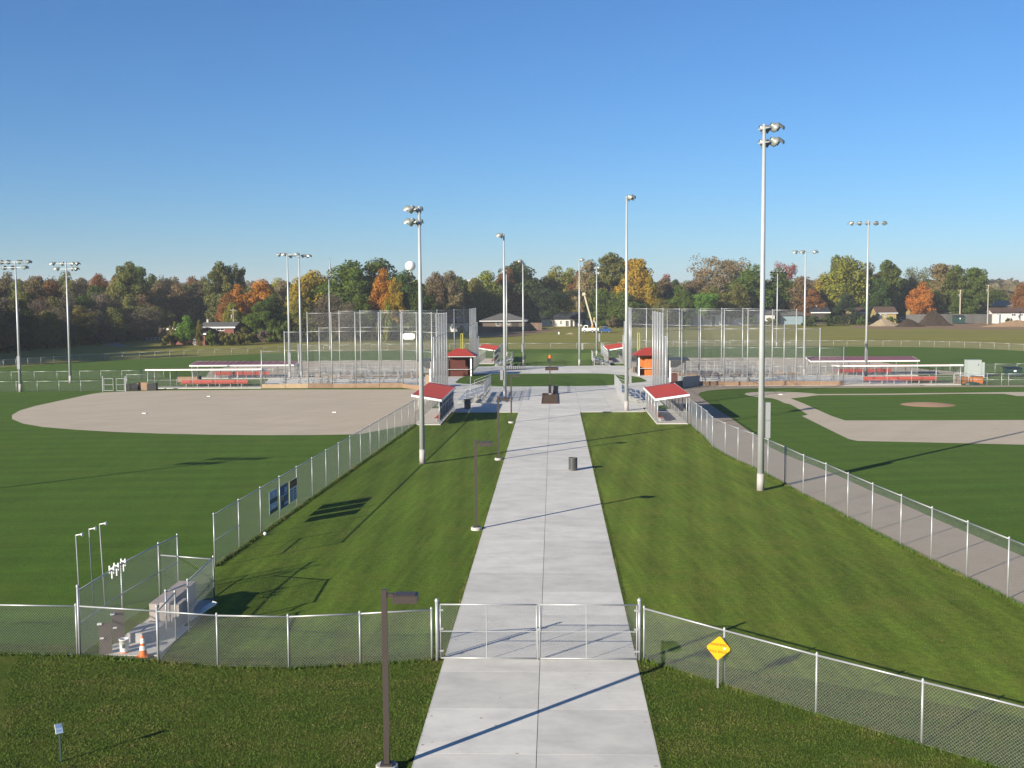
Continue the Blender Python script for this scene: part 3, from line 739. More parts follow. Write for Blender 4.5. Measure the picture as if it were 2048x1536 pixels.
right = [(XY(u, YR), YR) for u in (1686.7, 1639, 1591.6, 1544, 1495, 1448, 1397.7)] + [(15.7, 138.6), (13.6, 135.4)] + [(11.6, y) for y in (132.3, 129.4, 126.5, 123.4, 120.2, 116.9)]
backstop('tall chain-link backstop with brown kick boards behind the near right diamond', right, hl, 10, inner=-1)
YF = 159.5
fleft = [(XY(u, YF), YF) for u in (598, 640, 680.5, 722.5, 763, 803, 845.6)] + [(-16.8, 162.6), (-14.6, 165.7)] + [(-12.5, y) for y in (168.8, 171.9, 175, 178.2, 181.4, 184.6, 187.8)]
hf = [LOW, MIDH] + [TOP] * 12 + [MIDH, LOW]
backstop('tall chain-link backstop of the far left field behind the left bleachers', fleft, hf, 9, inner=-1)
fright = [(XY(u, YF), YF) for u in (1609, 1567.6, 1526, 1484.6, 1442.6, 1400.6, 1358.6)] + [(15.7, 162.6), (13.6, 165.7)] + [(11.6, y) for y in (169.4, 172.6, 175.8, 179, 182.2, 185.6, 189)]
backstop('tall chain-link backstop of the far right field behind the right bleachers', fright, hf, 9, inner=1)
# white plate hung on the near left backstop
x0, z0 = Q(805.5, 679, YF); x1, z1 = Q(829.5, 666, YF)
yy = YF - .12
mb = MB(); pts = [(x0, z0 + .15), (x0 + .25, z0), (x1 - .25, z0), (x1, z0 + .15), (x1, z1 - .15), (x1 - .4, z1), (x0 + .4, z1), (x0, z1 - .15)]
mb.add([(a, yy, b) for a, b in pts] + [(a, yy + .03, b) for a, b in pts], [tuple(range(8)), tuple(range(15, 7, -1))] + [(k, 8 + k, 8 + (k + 1) % 8, (k + 1) % 8) for k in range(8)])
single('blank_sign', mb, 'white', 'blank white sign with clipped corners hanging high on the backstop mesh', 'sign', (x0, yy, z0))

# outfield and side fences
def line(label, px, step, h, sp=.24, wr=.006, mid=None, group='low outfield fences around the four fields', pr=.032):
    pts = []
    g = [P(*p) for p in px]
    for i in range(len(g) - 1):
        s = subdiv(g[i], g[i + 1], step); pts += s if i == 0 else s[1:]
    return fence(label, pts, h, sp=sp, wr=wr, group=group, bottom=False, pr=pr, rail_r=.028, mid=mid)
line('low outfield fence curving round the far left field by the woods', [(-140, 738), (7, 735), (56, 731), (108, 727.5), (160, 724.5), (209, 722), (280, 718), (340, 715.5), (396, 713), (496, 709), (615, 703.5), (838, 700), (960, 698.7)], 3.4, 1.28)
line('low outfield fence crossing the middle behind the plaza lawn', [(962, 698.7), (1050, 698.3), (1205, 698.3)], 5.5, 1.28, sp=.3, wr=.006)
line('low outfield fence curving round the far right field', [(1207, 698), (1400, 692.8), (1550, 692.3), (1640, 693), (1694, 693.5), (1839, 694.5), (1960, 697.5), (2048, 702), (2200, 708)], 3.4, 1.35)
line('low fence along the far left foul line with posts in a row', [(-70, 761.5), (23, 760.7), (160, 759), (328, 757)], 2.75, 1.22, sp=.18, wr=.0045, group=None)
line('low fence along the near left foul line ending at white gates', [(-110, 785), (33, 784), (75, 783.4), (162, 782.8), (206, 782.5)], 3.1, 1.32, sp=.15, wr=.004, group=None)
def small_gate(ua, ub, v, h, label):
    a, b = P(ua, v), P(ub, v)
    t = thing('gate', label, 'gate', tuple(a), 'white framed foul line gates')
    fr = MB(); x0, x1, y = a.x, b.x, a.y
    for (p, q) in (((x0, y, .1), (x0, y, h)), ((x1, y, .1), (x1, y, h)), ((x0, y, .1), (x1, y, .1)), ((x0, y, h), (x1, y, h))): fr.tube(p, q, .034, n=6)
    part('frame', fr, 'galv', t); part('middle_rail', MB().tube((x0, y, h * .52), (x1, y, h * .52), .03, n=6), 'galv', t)
    part('post', MB().tube((x0 - .15, y, 0), (x0 - .15, y, h + .3), .07, n=8) if ub < 230 else MB().tube((x1 + .15, y, 0), (x1 + .15, y, h + .3), .08, n=8), 'galv', t)
    w = MB(); wires(w, (x0, y), (x1, y), .1, h, .15, .004); part('chain_link_mesh', w, 'wire', t)
small_gate(208.5, 226.5, 783, 1.6, 'white framed gate at the end of the near left fence')
small_gate(233, 249, 783, 1.6, 'white framed gate beside the dark bin enclosure')
line('low fence leading from the white gates to the near left dugout', [(254, 779), (296, 779)], 3.2, 1.9, sp=.15, wr=.004, group=None)
# right side: rails past the near right dugout
line('waist high rail fence running off the right edge by the grey cabinet', [(1908, 769), (1936, 769.5), (1974, 770.5), (2003, 771), (2017, 771), (2110, 770), (2220, 769)], 3.3, 1.45, sp=.16, wr=.004, group=None, mid=True)
line('low fence along the far right foul line behind the dugouts', [(1840, 747), (1900, 747), (1990, 746), (2120, 744)], 3.3, 1.3, sp=.2, wr=.005, group=None)
# slanting ends next to the far dugouts
for (x, lab) in ((-9.9, 'short fence slanting away beside the far left red-roofed dugout'), (9.3, 'short fence slanting away beside the far right red-roofed dugout')):
    fence(lab, subdiv(Vector((x, 206, 0)), Vector((x, 222, 0)), 3.2), 2.3, sp=.2, wr=.005, bottom=False)
# ================================================================== SPORTS LIGHTS
def flood_meshes():
    T = Matrix.Rotation(pi / 2, 4, 'Y')           # +z profile axis -> +x aim
    tilt = Matrix.Rotation(R(28), 4, 'Y')         # look down
    h = MB().lathe([(.10, -.42), (.15, -.40), (.17, -.22), (.28, -.14), (.36, 0), (.385, .10), (.37, .10), (.35, .01), (.27, -.12), (.02, -.14)], 14, tilt @ T)
    v = MB().lathe([(.39, .06), (.405, .34), (.40, .52), (.39, .52), (.395, .34), (.38, .06)], 10, tilt @ T @ Matrix.Rotation(pi / 2, 4, 'Z'), half=True)
    l = MB().lathe([(.35, .02), (.18, .05), (.001, .06)], 14, tilt @ T)
    br = MB().beam((-.1, 0, -.25), (-.1, 0, .30), .05, .05).beam((-.1, -.3, .0), (-.1, .3, .0), .05, .05)
    return h.mesh('floodlight', M['lamphouse'], smooth=True), v.mesh('visor', M['lamphouse'], smooth=True), l.mesh('lens', M['lampin'], smooth=True), br.mesh('bracket', M['galv'])
FH, FV, FL, FB = flood_meshes()
def sports_pole(label, base_px, top_v, rows, arm=0.0, aim=-90.0, box=None, rb=.19, rt=.085, base=None, height=None, big=.80):
    p = base if base is not None else P(*base_px)
    H_ = height or Q(base_px[0], top_v, p.y)[1]
    t = thing('light_pole', label, 'light pole', (p.x, p.y, 0), 'tall floodlight poles around the fields')
    part('pole', MB().tube((p.x, p.y, .9), (p.x, p.y, H_), rb, rt, n=14), 'pole', t, smooth=True)
    part('base', MB().tube((p.x, p.y, 0), (p.x, p.y, 1.0), rb * 1.10, rb * 1.06, n=14), 'polefoot', t, smooth=True)
    ca, sa = cos(R(arm)), sin(R(arm))
    for (z, offs, aims) in rows:
        lo_, hi_ = min(min(offs), -.3), max(max(offs), .3)
        part('crossarm', MB().beam((p.x + ca * lo_, p.y + sa * lo_, H_ - z), (p.x + ca * hi_, p.y + sa * hi_, H_ - z), .07, .07), 'galv', t)
        for s, am in zip(offs, aims):
            am_ = R(aim + am)
            f = inst('floodlight', FH, t, (p.x + ca * s + cos(am_) * .36, p.y + sa * s + sin(am_) * .36, H_ - z + .02), am_, (big, big, big))
            for me, nm in ((FV, 'visor'), (FL, 'lens'), (FB, 'bracket')):
                c = bpy.data.objects.new(nm, me); col.objects.link(c); c.parent = f
    if box:
        u0, v0, u1, v1 = box
        xa, za = Q(u0, v1, p.y - rb); xb, zb = Q(u1, v0, p.y - rb)
        part('electrical_box', MB().box(xa, xb, p.y - rb - .04, p.y + .12, za, (za + zb) / 2 - .01).box(xa, xb, p.y - rb - .04, p.y + .12, (za + zb) / 2 + .01, zb), 'boxgrey', t)
    return t
two = lambda s=1.0: [(.15, (-.75 * s, .75 * s), (-8, 8)), (1.25, (-.75 * s, .75 * s), (-8, 8))]
sports_pole('tall floodlight pole on the right lawn, closest and tallest in view', (1521, 981), 248, [(.25, (-.52, .52), (0, -6)), (1.05, (-.52, .52), (0, -6))], arm=117, aim=22, box=(1531.5, 805, 1541, 876), rb=.20, rt=.09)
sports_pole('tall floodlight pole on the left lawn in front of the red-roofed dugout', (845, 928), 412, [(.25, (-.5, .5), (0, 6)), (1.1, (-.5, .5), (0, 6))], arm=63, aim=158, rb=.19)
sports_pole('floodlight pole beside the left end of the plaza walkway', (1010, 798), 468, [(.2, (-.8, .8), (-10, 10))], arm=90, aim=172, box=(1000.5, 740, 1006, 760), rb=.19)
sports_pole('floodlight pole at the corner of the right lawn and plaza', (1253, 822), 392, [(.2, (-.8, .8), (10, -10))], arm=90, aim=8, box=(1258, 737, 1263, 766), rb=.20)
sports_pole('floodlight pole at the back left of the plaza', (1047, 731), 520, [(.2, (-.6, .6), (0, 0))], arm=90, aim=178, box=(1043, 687, 1046.5, 704), rb=.18)
sports_pole('floodlight pole at the back right of the plaza', (1159, 731), 518, [(.2, (-.8, .8), (0, 0))], arm=90, aim=5, box=(1163, 687, 1166.5, 699), rb=.18)
sports_pole('floodlight pole standing in the grass right of the plaza pair', (1193.5, 712), 533, [(.3, (-.7, .7), (0, 0)), (1.3, (-.7, .7), (0, 0))], arm=90, aim=5, box=(1197, 667, 1200, 683), rb=.18)
sports_pole('floodlight pole standing in the grass left of the plaza pair', (1014, 714), 541, [(.2, (-.5,), (0,))], arm=90, aim=178, rb=.18)
sports_pole('floodlight pole nearest the left edge with seven lamps', (41, 784), 524, [(.0, (-1.75, -1.0, .25, 1.2), (40, 20, -10, -30)), (.68, (-1.4, -.55, .75), (40, 10, -30))], aim=75, box=(34.5, 712.5, 39, 738), rb=.19)
sports_pole('floodlight pole second from the left edge, lamps pointing outwards', (141, 766), 523, [(.3, (-1.4, -.3, .5, 1.25), (95, 60, -100, -120)), (1.0, (-.85, .5, 1.1), (95, -90, -120))], aim=90, rb=.19)
sports_pole('floodlight pole behind the left backstop, left of the close pair', (580, 758), 505, [(.3, (-.9, .0, .9), (60, 90, -80))], aim=90, box=(576, 705, 581, 729), rb=.18)
sports_pole('floodlight pole behind the left backstop, right of the close pair', (603, 757), 508, [(.3, (-.9, .25, 1.0), (60, -90, -110))], aim=90, rb=.18)
sports_pole('thin distant floodlight pole with a wide crossarm before the yellow tree', (660.5, 701), 554, [(.1, (-1.7, -.9, 0, .9, 1.7), (0, 0, 0, 0, 0))], aim=-90, rb=.17)
sports_pole('floodlight pole with five lamps on one crossarm at far right', (1731.5, 765), 440, [(.4, (-1.9, -.95, 0, .95, 1.9), (30, 15, 0, -15, -30))], aim=88, box=(1730.5, 700, 1735.5, 721), rb=.18)
sports_pole('floodlight pole with three lamps behind the far right backstop', (1608, 752), 500, [(.3, (-1.0, 0, .9), (80, 90, -80))], aim=90, rb=.18)
sports_pole('thin distant floodlight pole with pale lamps right of the tall pole', (1553.5, 693), 543, [(.1, (-1.5, -.75, 0, .75, 1.5), (0, 0, 0, 0, 0))], aim=-90, rb=.17)
# the pole whose shadow falls on the left field; it stands outside the frame
sports_pole('floodlight pole outside the left edge of the picture', (0, 0), 0, [(.3, (-1.6, -.6, .6, 1.6), (0, 0, 0, 0)), (1.3, (-1, 0, 1), (0, 0, 0))], arm=0, aim=80, base=Vector((-57.5, 41.5, 0)), height=17.6)

# ------------------------------------------------------------------ walkway lamps
def walk_lamp():
    t = thing('street_lamp', 'lamp', 'lamp post')
    mb = MB().box(-.065, .065, -.065, .065, .12, 4.45); part('post', mb, 'bronze', t)
    part('footing', MB().lathe([(.27, 0), (.27, .13), (.25, .15), (.001, .15)], 20), 'polebase', t, smooth=False)
    part('base_plate', MB().box(-.15, .15, -.15, .15, .15, .19), 'bronze', t)
    part('arm', MB().box(.066, .22, -.045, .045, 4.26, 4.36), 'bronze', t)
    h = MB()
    x0, x1, y, z0, z1 = .22, .80, .21, 4.16, 4.36
    h.add([(x0, -y, z0), (x1, -y, z0), (x1, y, z0), (x0, y, z0), (x0, -y, z1 - .03), (x1, -y, z1 - .03), (x1, y, z1 - .03), (x0, y, z1 - .03), (x0 + .05, -y + .05, z1), (x1 - .05, -y + .05, z1), (x1 - .05, y - .05, z1), (x0 + .05, y - .05, z1)],
          [(3, 2, 1, 0), (0, 1, 5, 4), (1, 2, 6, 5), (2, 3, 7, 6), (3, 0, 4, 7), (4, 5, 9, 8), (5, 6, 10, 9), (6, 7, 11, 10), (7, 4, 8, 11), (8, 9, 10, 11)])
    hd = part('lamp_head', h, 'bronze', t); part('lens', MB().box(x0 + .06, x1 - .06, -.15, .15, z0 - .012, z0 - .002), 'bannerwhite', hd)
    return t
wl = walk_lamp()
for i, (px, lab) in enumerate((((774, 1541), 'brown square lamp post nearest the camera, in front of the gate'), ((953, 1060), 'brown square lamp post on the left lawn, first beyond the gate'), ((997, 920), 'brown square lamp post on the left lawn, second beyond the gate'), ((1022.8, 846), 'brown square lamp post at the plaza corner, farthest of the four'))):
    o = wl if i == 0 else copy_tree(wl)
    o.location = P(*px); o['label'] = lab; o['group'] = 'brown lamp posts beside the walkway'
# centre beacon post
p = P(1100, 789, ZC)
t = thing('lamp_post', 'dark post topped by an orange beacon standing in the mulch square', 'lamp post', (p.x, p.y, ZC))
part('post', MB().box(p.x - .06, p.x + .06, p.y - .06, p.y + .06, ZC + 1.0, 4.25), 'bronze', t)
part('sleeve', MB().tube((p.x, p.y, ZC + .1), (p.x, p.y, 1.2), .17, n=12), 'bronze', t)
part('footing', MB().tube((p.x, p.y, ZC), (p.x, p.y, ZC + .14), .3, n=16), 'polebase', t)
part('speaker', MB().box(p.x - .26, p.x - .02, p.y - .12, p.y + .12, 3.86, 4.16), 'dark', t); part('speaker', MB().lathe([(.05, 0), (.20, .22), (.21, .22), (.06, 0)], 12, Matrix.Translation((p.x + .05, p.y, 4.0)) @ Matrix.Rotation(pi / 2, 4, 'Y')), 'dark', t)
part('beacon', MB().lathe([(.16, 4.25), (.16, 4.32), (.13, 4.36), (.15, 4.5), (.10, 4.62), (.001, 4.66)], 12, Matrix.Translation((p.x, p.y, 0))), 'orange', t)
part('bracket', MB().box(p.x - .22, p.x + .1, p.y - .03, p.y + .03, 4.18, 4.24), 'bronze', t)

# ------------------------------------------------------------------ trash cans
def can():
    t = thing('trash_can', 'can', 'trash can')
    n = 22; s = MB()
    for i in range(n):
        a = 2 * pi * i / n; c_, s_ = cos(a), sin(a)
        m4 = Matrix.Rotation(a, 4, 'Z')
        s.box(.275, .287, -.028, .028, .06, .80, m4)
    part('slats', s, 'canmetal', t, kind='stuff')
    part('rim', MB().lathe([(.27, .78), (.30, .79), (.30, .83), (.25, .84), (.25, .80), (.27, .78)], 22), 'canmetal', t)
    part('hoop', MB().lathe([(.272, .05), (.292, .05), (.292, .11), (.272, .11), (.272, .05)], 22), 'canmetal', t)
    part('liner', MB().lathe([(.001, .03), (.25, .03), (.26, .78), (.245, .80), (.24, .5), (.001, .45)], 18), 'black', t)
    return t
cn = can()
for i, (px, lab) in enumerate((((1146, 940.5), 'slatted steel trash can standing alone on the walkway'), ((1111, 787), 'trash can right behind the beacon post on the plaza'), ((935, 817), 'dark trash can in front of the near left bleachers'), ((1189.5, 731), 'trash can at the back edge of the plaza'), ((1270, 745), 'trash can beside the right kiosk'), ((1195.5, 731), 'smaller trash can on the back edge of the plaza, right of another'))):
    o = cn if i == 0 else copy_tree(cn)
    o.location = P(px[0], px[1], ZC); o['label'] = lab; o['group'] = 'trash cans on the paving'
    if i in (1, 2): o.scale = (1.15, 1.15, 1.15)

# ================================================================== BLEACHERS
def bleacher(L_=6.4, rows=5):
    t = thing('bleacher', 'b', 'bleacher')
    d, r0, rr = .61, .43, .21
    pl = MB().box(-L_ / 2, L_ / 2, -.12, .12, -.045, 0).mesh('seat_plank', M['alu'])
    fp = MB().box(-L_ / 2, L_ / 2, -.12, .12, -.04, 0).mesh('foot_plank', M['alu'])
    for i in range(rows):
        inst('seat_plank', pl, t, (0, .15 + i * d, r0 + i * rr))
        if i: inst('foot_plank', fp, t, (0, .15 + i * d - .30, r0 + (i - 1) * rr - .02 + .0))
    ends = [-L_ / 2 + .4 + k * (L_ - .8) / 3 for k in range(4)]
    for x in ends:
        f = MB(); top = r0 + (rows - 1) * rr; dep = .15 + (rows - 1) * d
        f.beam((x, -.1, .05), (x, dep + .15, .05), .05, .05); f.beam((x, 0, .08), (x, dep + .1, top - .1), .05, .05)
        f.beam((x, dep, 0), (x, dep, top - .05), .05, .05); f.beam((x, dep * .5, 0), (x, dep * .5, top * .55), .05, .05); f.beam((x, 0, .08), (x, dep, top * .5), .035, .035)
        for i in range(rows): f.beam((x, .15 + i * d, r0 + i * rr - .05), (x, .15 + i * d, max(.06, r0 + i * rr - .5)), .04, .04)
        part('frame', f, 'alu', t, local=True)
    top = r0 + (rows - 1) * rr; dep = .15 + (rows - 1) * d + .25
    g = MB(); n = 6
    for k in range(n + 1):
        x = -L_ / 2 + k * L_ / n; g.tube((x, dep, top - .6), (x, dep, top + 1.0), .022, n=6)
    for z in (top + 1.0, top + .5, top + .1): g.tube((-L_ / 2, dep, z), (L_ / 2, dep, z), .02, n=6)
    for x in (-L_ / 2, L_ / 2):
        g.tube((x, dep, top + 1.0), (x, .9, r0 + rr + .9), .02, n=6); g.tube((x, .9, r0 + rr + .9), (x, .9, .3), .02, n=6)
        g.tube((x, dep, top + .4), (x, .9, r0 + rr + .4), .018, n=6)
    part('guard_rail', g, 'alu', t, local=True)
    w = MB(); wires(w, (-L_ / 2, dep), (L_ / 2, dep), top - .1, top + 1.0, .15, .005); part('chain_link_mesh', w, 'wire', t, local=True)
    return t
bl = bleacher()
BG = 'aluminium bleachers around the plaza'
first = True
def put(x, y, rz, lab):
    global first
    o = bl if first else copy_tree(bl); first = False
    o.location = (x, y, ZC); o.rotation_euler = (0, 0, R(rz)); o['label'] = lab; o['group'] = BG
put(-10.2, 121.6, -90, 'aluminium bleacher nearest the left red-roofed dugout, facing the left infield')
put(-10.2, 128.6, -90, 'aluminium bleacher behind the first one on the left of the plaza')
put(9.9, 120.6, 90, 'aluminium bleacher nearest the right red-roofed dugout, facing the right field')
put(9.9, 127.6, 90, 'aluminium bleacher behind the first one on the right of the plaza')
for u, lab in ((612, 'leftmost bleacher in the row behind the near left backstop'), (684, 'second bleacher from the left behind the near left backstop'), (752, 'third bleacher from the left behind the near left backstop')):
    put(XY(u, 144), 142.6, 0, lab)
for u, lab in ((690, 'bleacher seen from its back behind the left backstop, left one'), (782, 'bleacher seen from its back behind the left backstop, right one')):
    put(XY(u, 155), 157.8, 180, lab)
for u, lab in ((1456, 'bleacher facing the near right diamond, closest to the kiosk'), (1545, 'middle bleacher facing the near right diamond'), (1625, 'bleacher facing the near right diamond, farthest right')):
    put(XY(u, 144), 143.2, 0, lab)
for u, lab in ((1413, 'bleacher seen from its back behind the right backstop, left one'), (1500, 'bleacher seen from its back behind the right backstop, right one')):
    put(XY(u, 155), 157.8, 180, lab)
put(-9.6, 186, -90, 'bleacher beside the far left red-roofed dugout')
put(9.2, 186, 90, 'bleacher beside the far right red-roofed dugout')
p = P(1668, 755); t = thing('bench', 'low yellowish bench behind the near right backstop', 'bench', (p.x, p.y, ZC))
part('seat', MB().box(p.x - 1.5, p.x + 1.5, p.y - .15, p.y + .15, ZC + .42, ZC + .48), 'bannergold', t)
for s in (-1.1, 1.1): part('leg', MB().box(p.x + s - .04, p.x + s + .04, p.y - .14, p.y + .14, ZC, ZC + .42), 'alu', t)

# ================================================================== DUGOUTS
def shed(label, x0, x1, y0, y1, zfun, roofm, opens, bench_side, floor=True, benchcolor='redbench', posts=None, screen=None, group='roofed dugouts', wire_sp=.13):
    """rectangular dugout: slab, corner posts, chain-link walls, sloping roof with white fascia, red bench"""
    t = thing('dugout', label, 'dugout', ((x0 + x1) / 2, (y0 + y1) / 2, 0), group)
    if floor: part('floor', MB().box(x0 - .1, x1 + .1, y0 - .1, y1 + .1, .0, .07), 'concrete', t)
    ov = .22
    c = [(x0 - ov, y0 - ov), (x1 + ov, y0 - ov), (x1 + ov, y1 + ov), (x0 - ov, y1 + ov)]
    rf = MB(); zs = [zfun(a, b) for a, b in c]
    rf.add([(a, b, z) for (a, b), z in zip(c, zs)] + [(a, b, z - .05) for (a, b), z in zip(c, zs)], [(0, 1, 2, 3), (7, 6, 5, 4), (0, 4, 5, 1), (1, 5, 6, 2), (2, 6, 7, 3), (3, 7, 4, 0)])
    roof = part('roof', rf, roofm, t)
    # standing seams
    sm = MB(); along_y = (y1 - y0) > (x1 - x0)
    k = int((y1 - y0 if along_y else x1 - x0) / .9)
    for i in range(1, k):
        if along_y:
            y = y0 + i * .9; a = (x0 - ov, y, zfun(x0 - ov, y) + .02); b = (x1 + ov, y, zfun(x1 + ov, y) + .02)
        else:
            x = x0 + i * .9; a = (x, y0 - ov, zfun(x, y0 - ov) + .02); b = (x, y1 + ov, zfun(x, y1 + ov) + .02)
        sm.beam(a, b, .03, .035)
    part('seam', sm, roofm, roof)
    for i in range(4):
        (a, b), (c_, d_) = c[i], c[(i + 1) % 4]
        v = Vector((c_ - a, d_ - b, 0)).normalized(); nn = Vector((v.y, -v.x, 0)) * .022
        part('fascia', MB().beam((a + nn.x, b + nn.y, zs[i] - .10), (c_ + nn.x, d_ + nn.y, zs[(i + 1) % 4] - .08), .04, .18), 'white', t)
    # posts
    n = max(2, int(round((y1 - y0 if along_y else x1 - x0) / 3.0)))
    pts = []
    for i in range(n + 1):
        f = i / n
        pts += [(x0, y0 + (y1 - y0) * f), (x1, y0 + (y1 - y0) * f)] if along_y else [(x0 + (x1 - x0) * f, y0), (x0 + (x1 - x0) * f, y1)]
    for q in pts: inst('post', post_mesh(round(zfun(*q) - .12, 1), .04, cap=False), t, (q[0], q[1], .05))
    w = MB()
    walls = {'x0': ((x0, y0), (x0, y1)), 'x1': ((x1, y0), (x1, y1)), 'y0': ((x0, y0), (x1, y0)), 'y1': ((x0, y1), (x1, y1))}
    rl = MB()
    for key, (a, b) in walls.items():
        if key in opens: hh = 1.1
        else: hh = min(zfun(*a), zfun(*b)) - .15
        wires(w, a, b, .1, hh, wire_sp, .0034); rl.tube((*a, hh), (*b, hh), .022, n=6)
    part('chain_link_mesh', w, 'wire', t); part('rail', rl, 'galv', t)
    # bench
    def bench(xa, xb, ya, yb, ax):
        s = MB().box(xa, xb, ya, yb, .47, .52); part('bench_seat', s, benchcolor, t)
        if ax == 'x+': k2 = MB().box(xb - .05, xb, ya, yb, .58, .98)
        elif ax == 'x-': k2 = MB().box(xa, xa + .05, ya, yb, .58, .98)
        elif ax == 'y+': k2 = MB().box(xa, xb, yb - .05, yb, .58, .98)
        else: k2 = MB().box(xa, xb, ya, ya + .05, .58, .98)
        part('bench_back', k2, benchcolor, t)
        lg = MB(); m_ = 6
        for i in range(m_):
            f = (i + .5) / m_
            if ax[0] == 'x': lg.box(xa + .05, xb - .05, ya + (yb - ya) * f - .03, ya + (yb - ya) * f + .03, .07, .47)
            else: lg.box(xa + (xb - xa) * f - .03, xa + (xb - xa) * f + .03, ya + .05, yb - .05, .07, .47)
        part('bench_support', lg, 'alu', t)
    if bench_side == 'x1': bench(x1 - .55, x1 - .1, y0 + 1, y1 - 1, 'x+')
    if bench_side == 'x0': bench(x0 + .1, x0 + .55, y0 + 1, y1 - 1, 'x-')
    if bench_side == 'y1': bench(x0 + 3.6, x1 - 2.2, y1 - .75, y1 - .3, 'y+')
    if bench_side == 'y0': bench(x0 + 3, x1 - 3.5, y0 + .3, y0 + .75, 'y-')
    if screen:
        for (k, a, b, za, zb) in screen:
            A, B = walls[k]; A = Vector((*A, 0)); B = Vector((*B, 0)); pa, pb = A.lerp(B, a), A.lerp(B, b)
            part('wind_screen', MB().beam((pa.x, pa.y, (za + zb) / 2), (pb.x, pb.y, (za + zb) / 2), .015, zb - za), 'screen', t)
    return t
lz = lambda xa, za, xb, zb: (lambda x, y: za + (zb - za) * (x - xa) / (xb - xa))
ly_ = lambda ya, za, yb, zb: (lambda x, y: za + (zb - za) * (y - ya) / (yb - ya))
dA = shed('red-roofed dugout beside the left lawn with dark screened side', -12.4, -10.2, 99.7, 113.8, lz(-12.4, 2.72, -10.2, 2.32), 'redroof', ('x0',), 'x1', screen=[('x1', .0, 1, .35, .85), ('x1', .04, .96, .95, 1.4), ('x1', .0, 1, 1.5, 2.05)])
shed('red-roofed dugout beside the right lawn with a pale floor', 9.2, 11.75, 99.9, 112.5, lz(9.2, 2.32, 11.75, 2.66), 'redroof', ('x1', 'y0'), 'x0')
shed('small red-roofed dugout at the far left of the plaza', -12.5, -10.1, 190.5, 206, lz(-12.5, 2.75, -10.1, 2.35), 'redroof', ('x0',), 'x1', wire_sp=.2)
shed('small red-roofed dugout at the far right of the plaza', 9.3, 11.9, 190.5, 206, lz(9.3, 2.35, 11.9, 2.75), 'redroof', ('x1',), 'x0', wire_sp=.2)
xa, xb = XY(296, 141), XY(521, 141)
shed('long open dugout with a pale roof edge and red bench left of the near backstop', xa, xb, 141.0, 143.4, ly_(141, 2.50, 143.4, 2.36), 'redroof', ('y0',), 'y1', wire_sp=.16)
xa, xb = XY(392, 160), XY(593, 160)
shed('long plum-roofed dugout at the back left behind the pale-edged one', xa, xb, 158.2, 161.0, ly_(158.2, 2.0, 161, 2.32), 'plumroof', ('y1',), 'y0', wire_sp=.16)
xa, xb = XY(1677, 141.8), XY(1921, 141.8)
shed('long open dugout with a pale roof edge and bright red bench on the right', xa, xb, 141.8, 144.2, ly_(141.8, 2.55, 144.2, 2.42), 'redroof', ('y0',), 'y1', wire_sp=.16)
xa, xb = XY(1617, 160), XY(1826, 160)
shed('long plum-roofed dugout at the back right behind the pale-edged one', xa, xb, 158.2, 161.0, ly_(158.2, 2.2, 161, 2.55), 'plumroof', ('y1',), 'y0', wire_sp=.16)

# ================================================================== KIOSKS
def hip(mb, x0, x1, y0, y1, z0, z1, ov=.5, inset=None):
    x0 -= ov; x1 += ov; y0 -= ov; y1 += ov
    w, d = x1 - x0, y1 - y0
    if w >= d: i = (d / 2) if inset is None else inset; r = [(x0 + i, (y0 + y1) / 2, z1), (x1 - i, (y0 + y1) / 2, z1)]; f = [(0, 1, 5, 4), (1, 2, 5), (2, 3, 4, 5), (3, 0, 4)]
    else: i = (w / 2) if inset is None else inset; r = [((x0 + x1) / 2, y0 + i, z1), ((x0 + x1) / 2, y1 - i, z1)]; f = [(0, 1, 4), (1, 2, 5, 4), (2, 3, 5), (3, 0, 4, 5)]
    mb.add([(x0, y0, z0), (x1, y0, z0), (x1, y1, z0), (x0, y1, z0)] + r, f + [(3, 2, 1, 0)])
    return mb
def kiosk(label, cx, cy, wallm, s):
    t = thing('kiosk', label, 'kiosk', (cx, cy, ZC), 'red-roofed kiosks behind the backstops')
    part('roof', hip(MB(), cx - 1.7, cx + 1.7, cy - 1.5, cy + 1.5, 2.95, 3.95, .7, 1.7), 'redroof', t)
    part('fascia', MB().box(cx - 2.38, cx + 2.38, cy - 2.18, cy + 2.18, 2.86, 2.945), 'bannerwhite' if s > 0 else 'darkred', t)
    n = 9
    for i in range(n):
        x = cx - s * 1.6 + s * i * .27; part('plank', MB().box(min(x, x + s * .255), max(x, x + s * .255), cy - 1.45, cy - 1.39, ZC, 2.35 + .05 * (i % 2)), wallm, t)
    part('back_wall', MB().box(cx - 1.6, cx + 1.6, cy + 1.4, cy + 1.46, ZC, 2.9), wallm, t)
    part('side_wall', MB().box(cx + s * 1.57, cx + s * 1.57 + .06, cy - 1.3, cy + 1.3, ZC, 1.3), 'bronzetan', t)
    for dx in (-1.62, 1.62):
        for dy in (-1.5, 1.5): part('post', MB().box(cx + dx - .1, cx + dx + .1, cy + dy - .1, cy + dy + .1, ZC, 2.86), 'white' if dx * s > 0 and dy < 0 else 'bronze', t)
    part('counter', MB().box(cx - 1.7, cx + 1.7, cy - 1.8, cy - 1.56, 1.05, 1.10), 'bannerwhite', t)
kiosk('kiosk with a red hipped roof and dark red walls left of the plaza', -13.4, 161.6, 'darkred', 1)
kiosk('kiosk with a red hipped roof and orange doors right of the plaza', 13.7, 161.8, 'orangewood', -1)
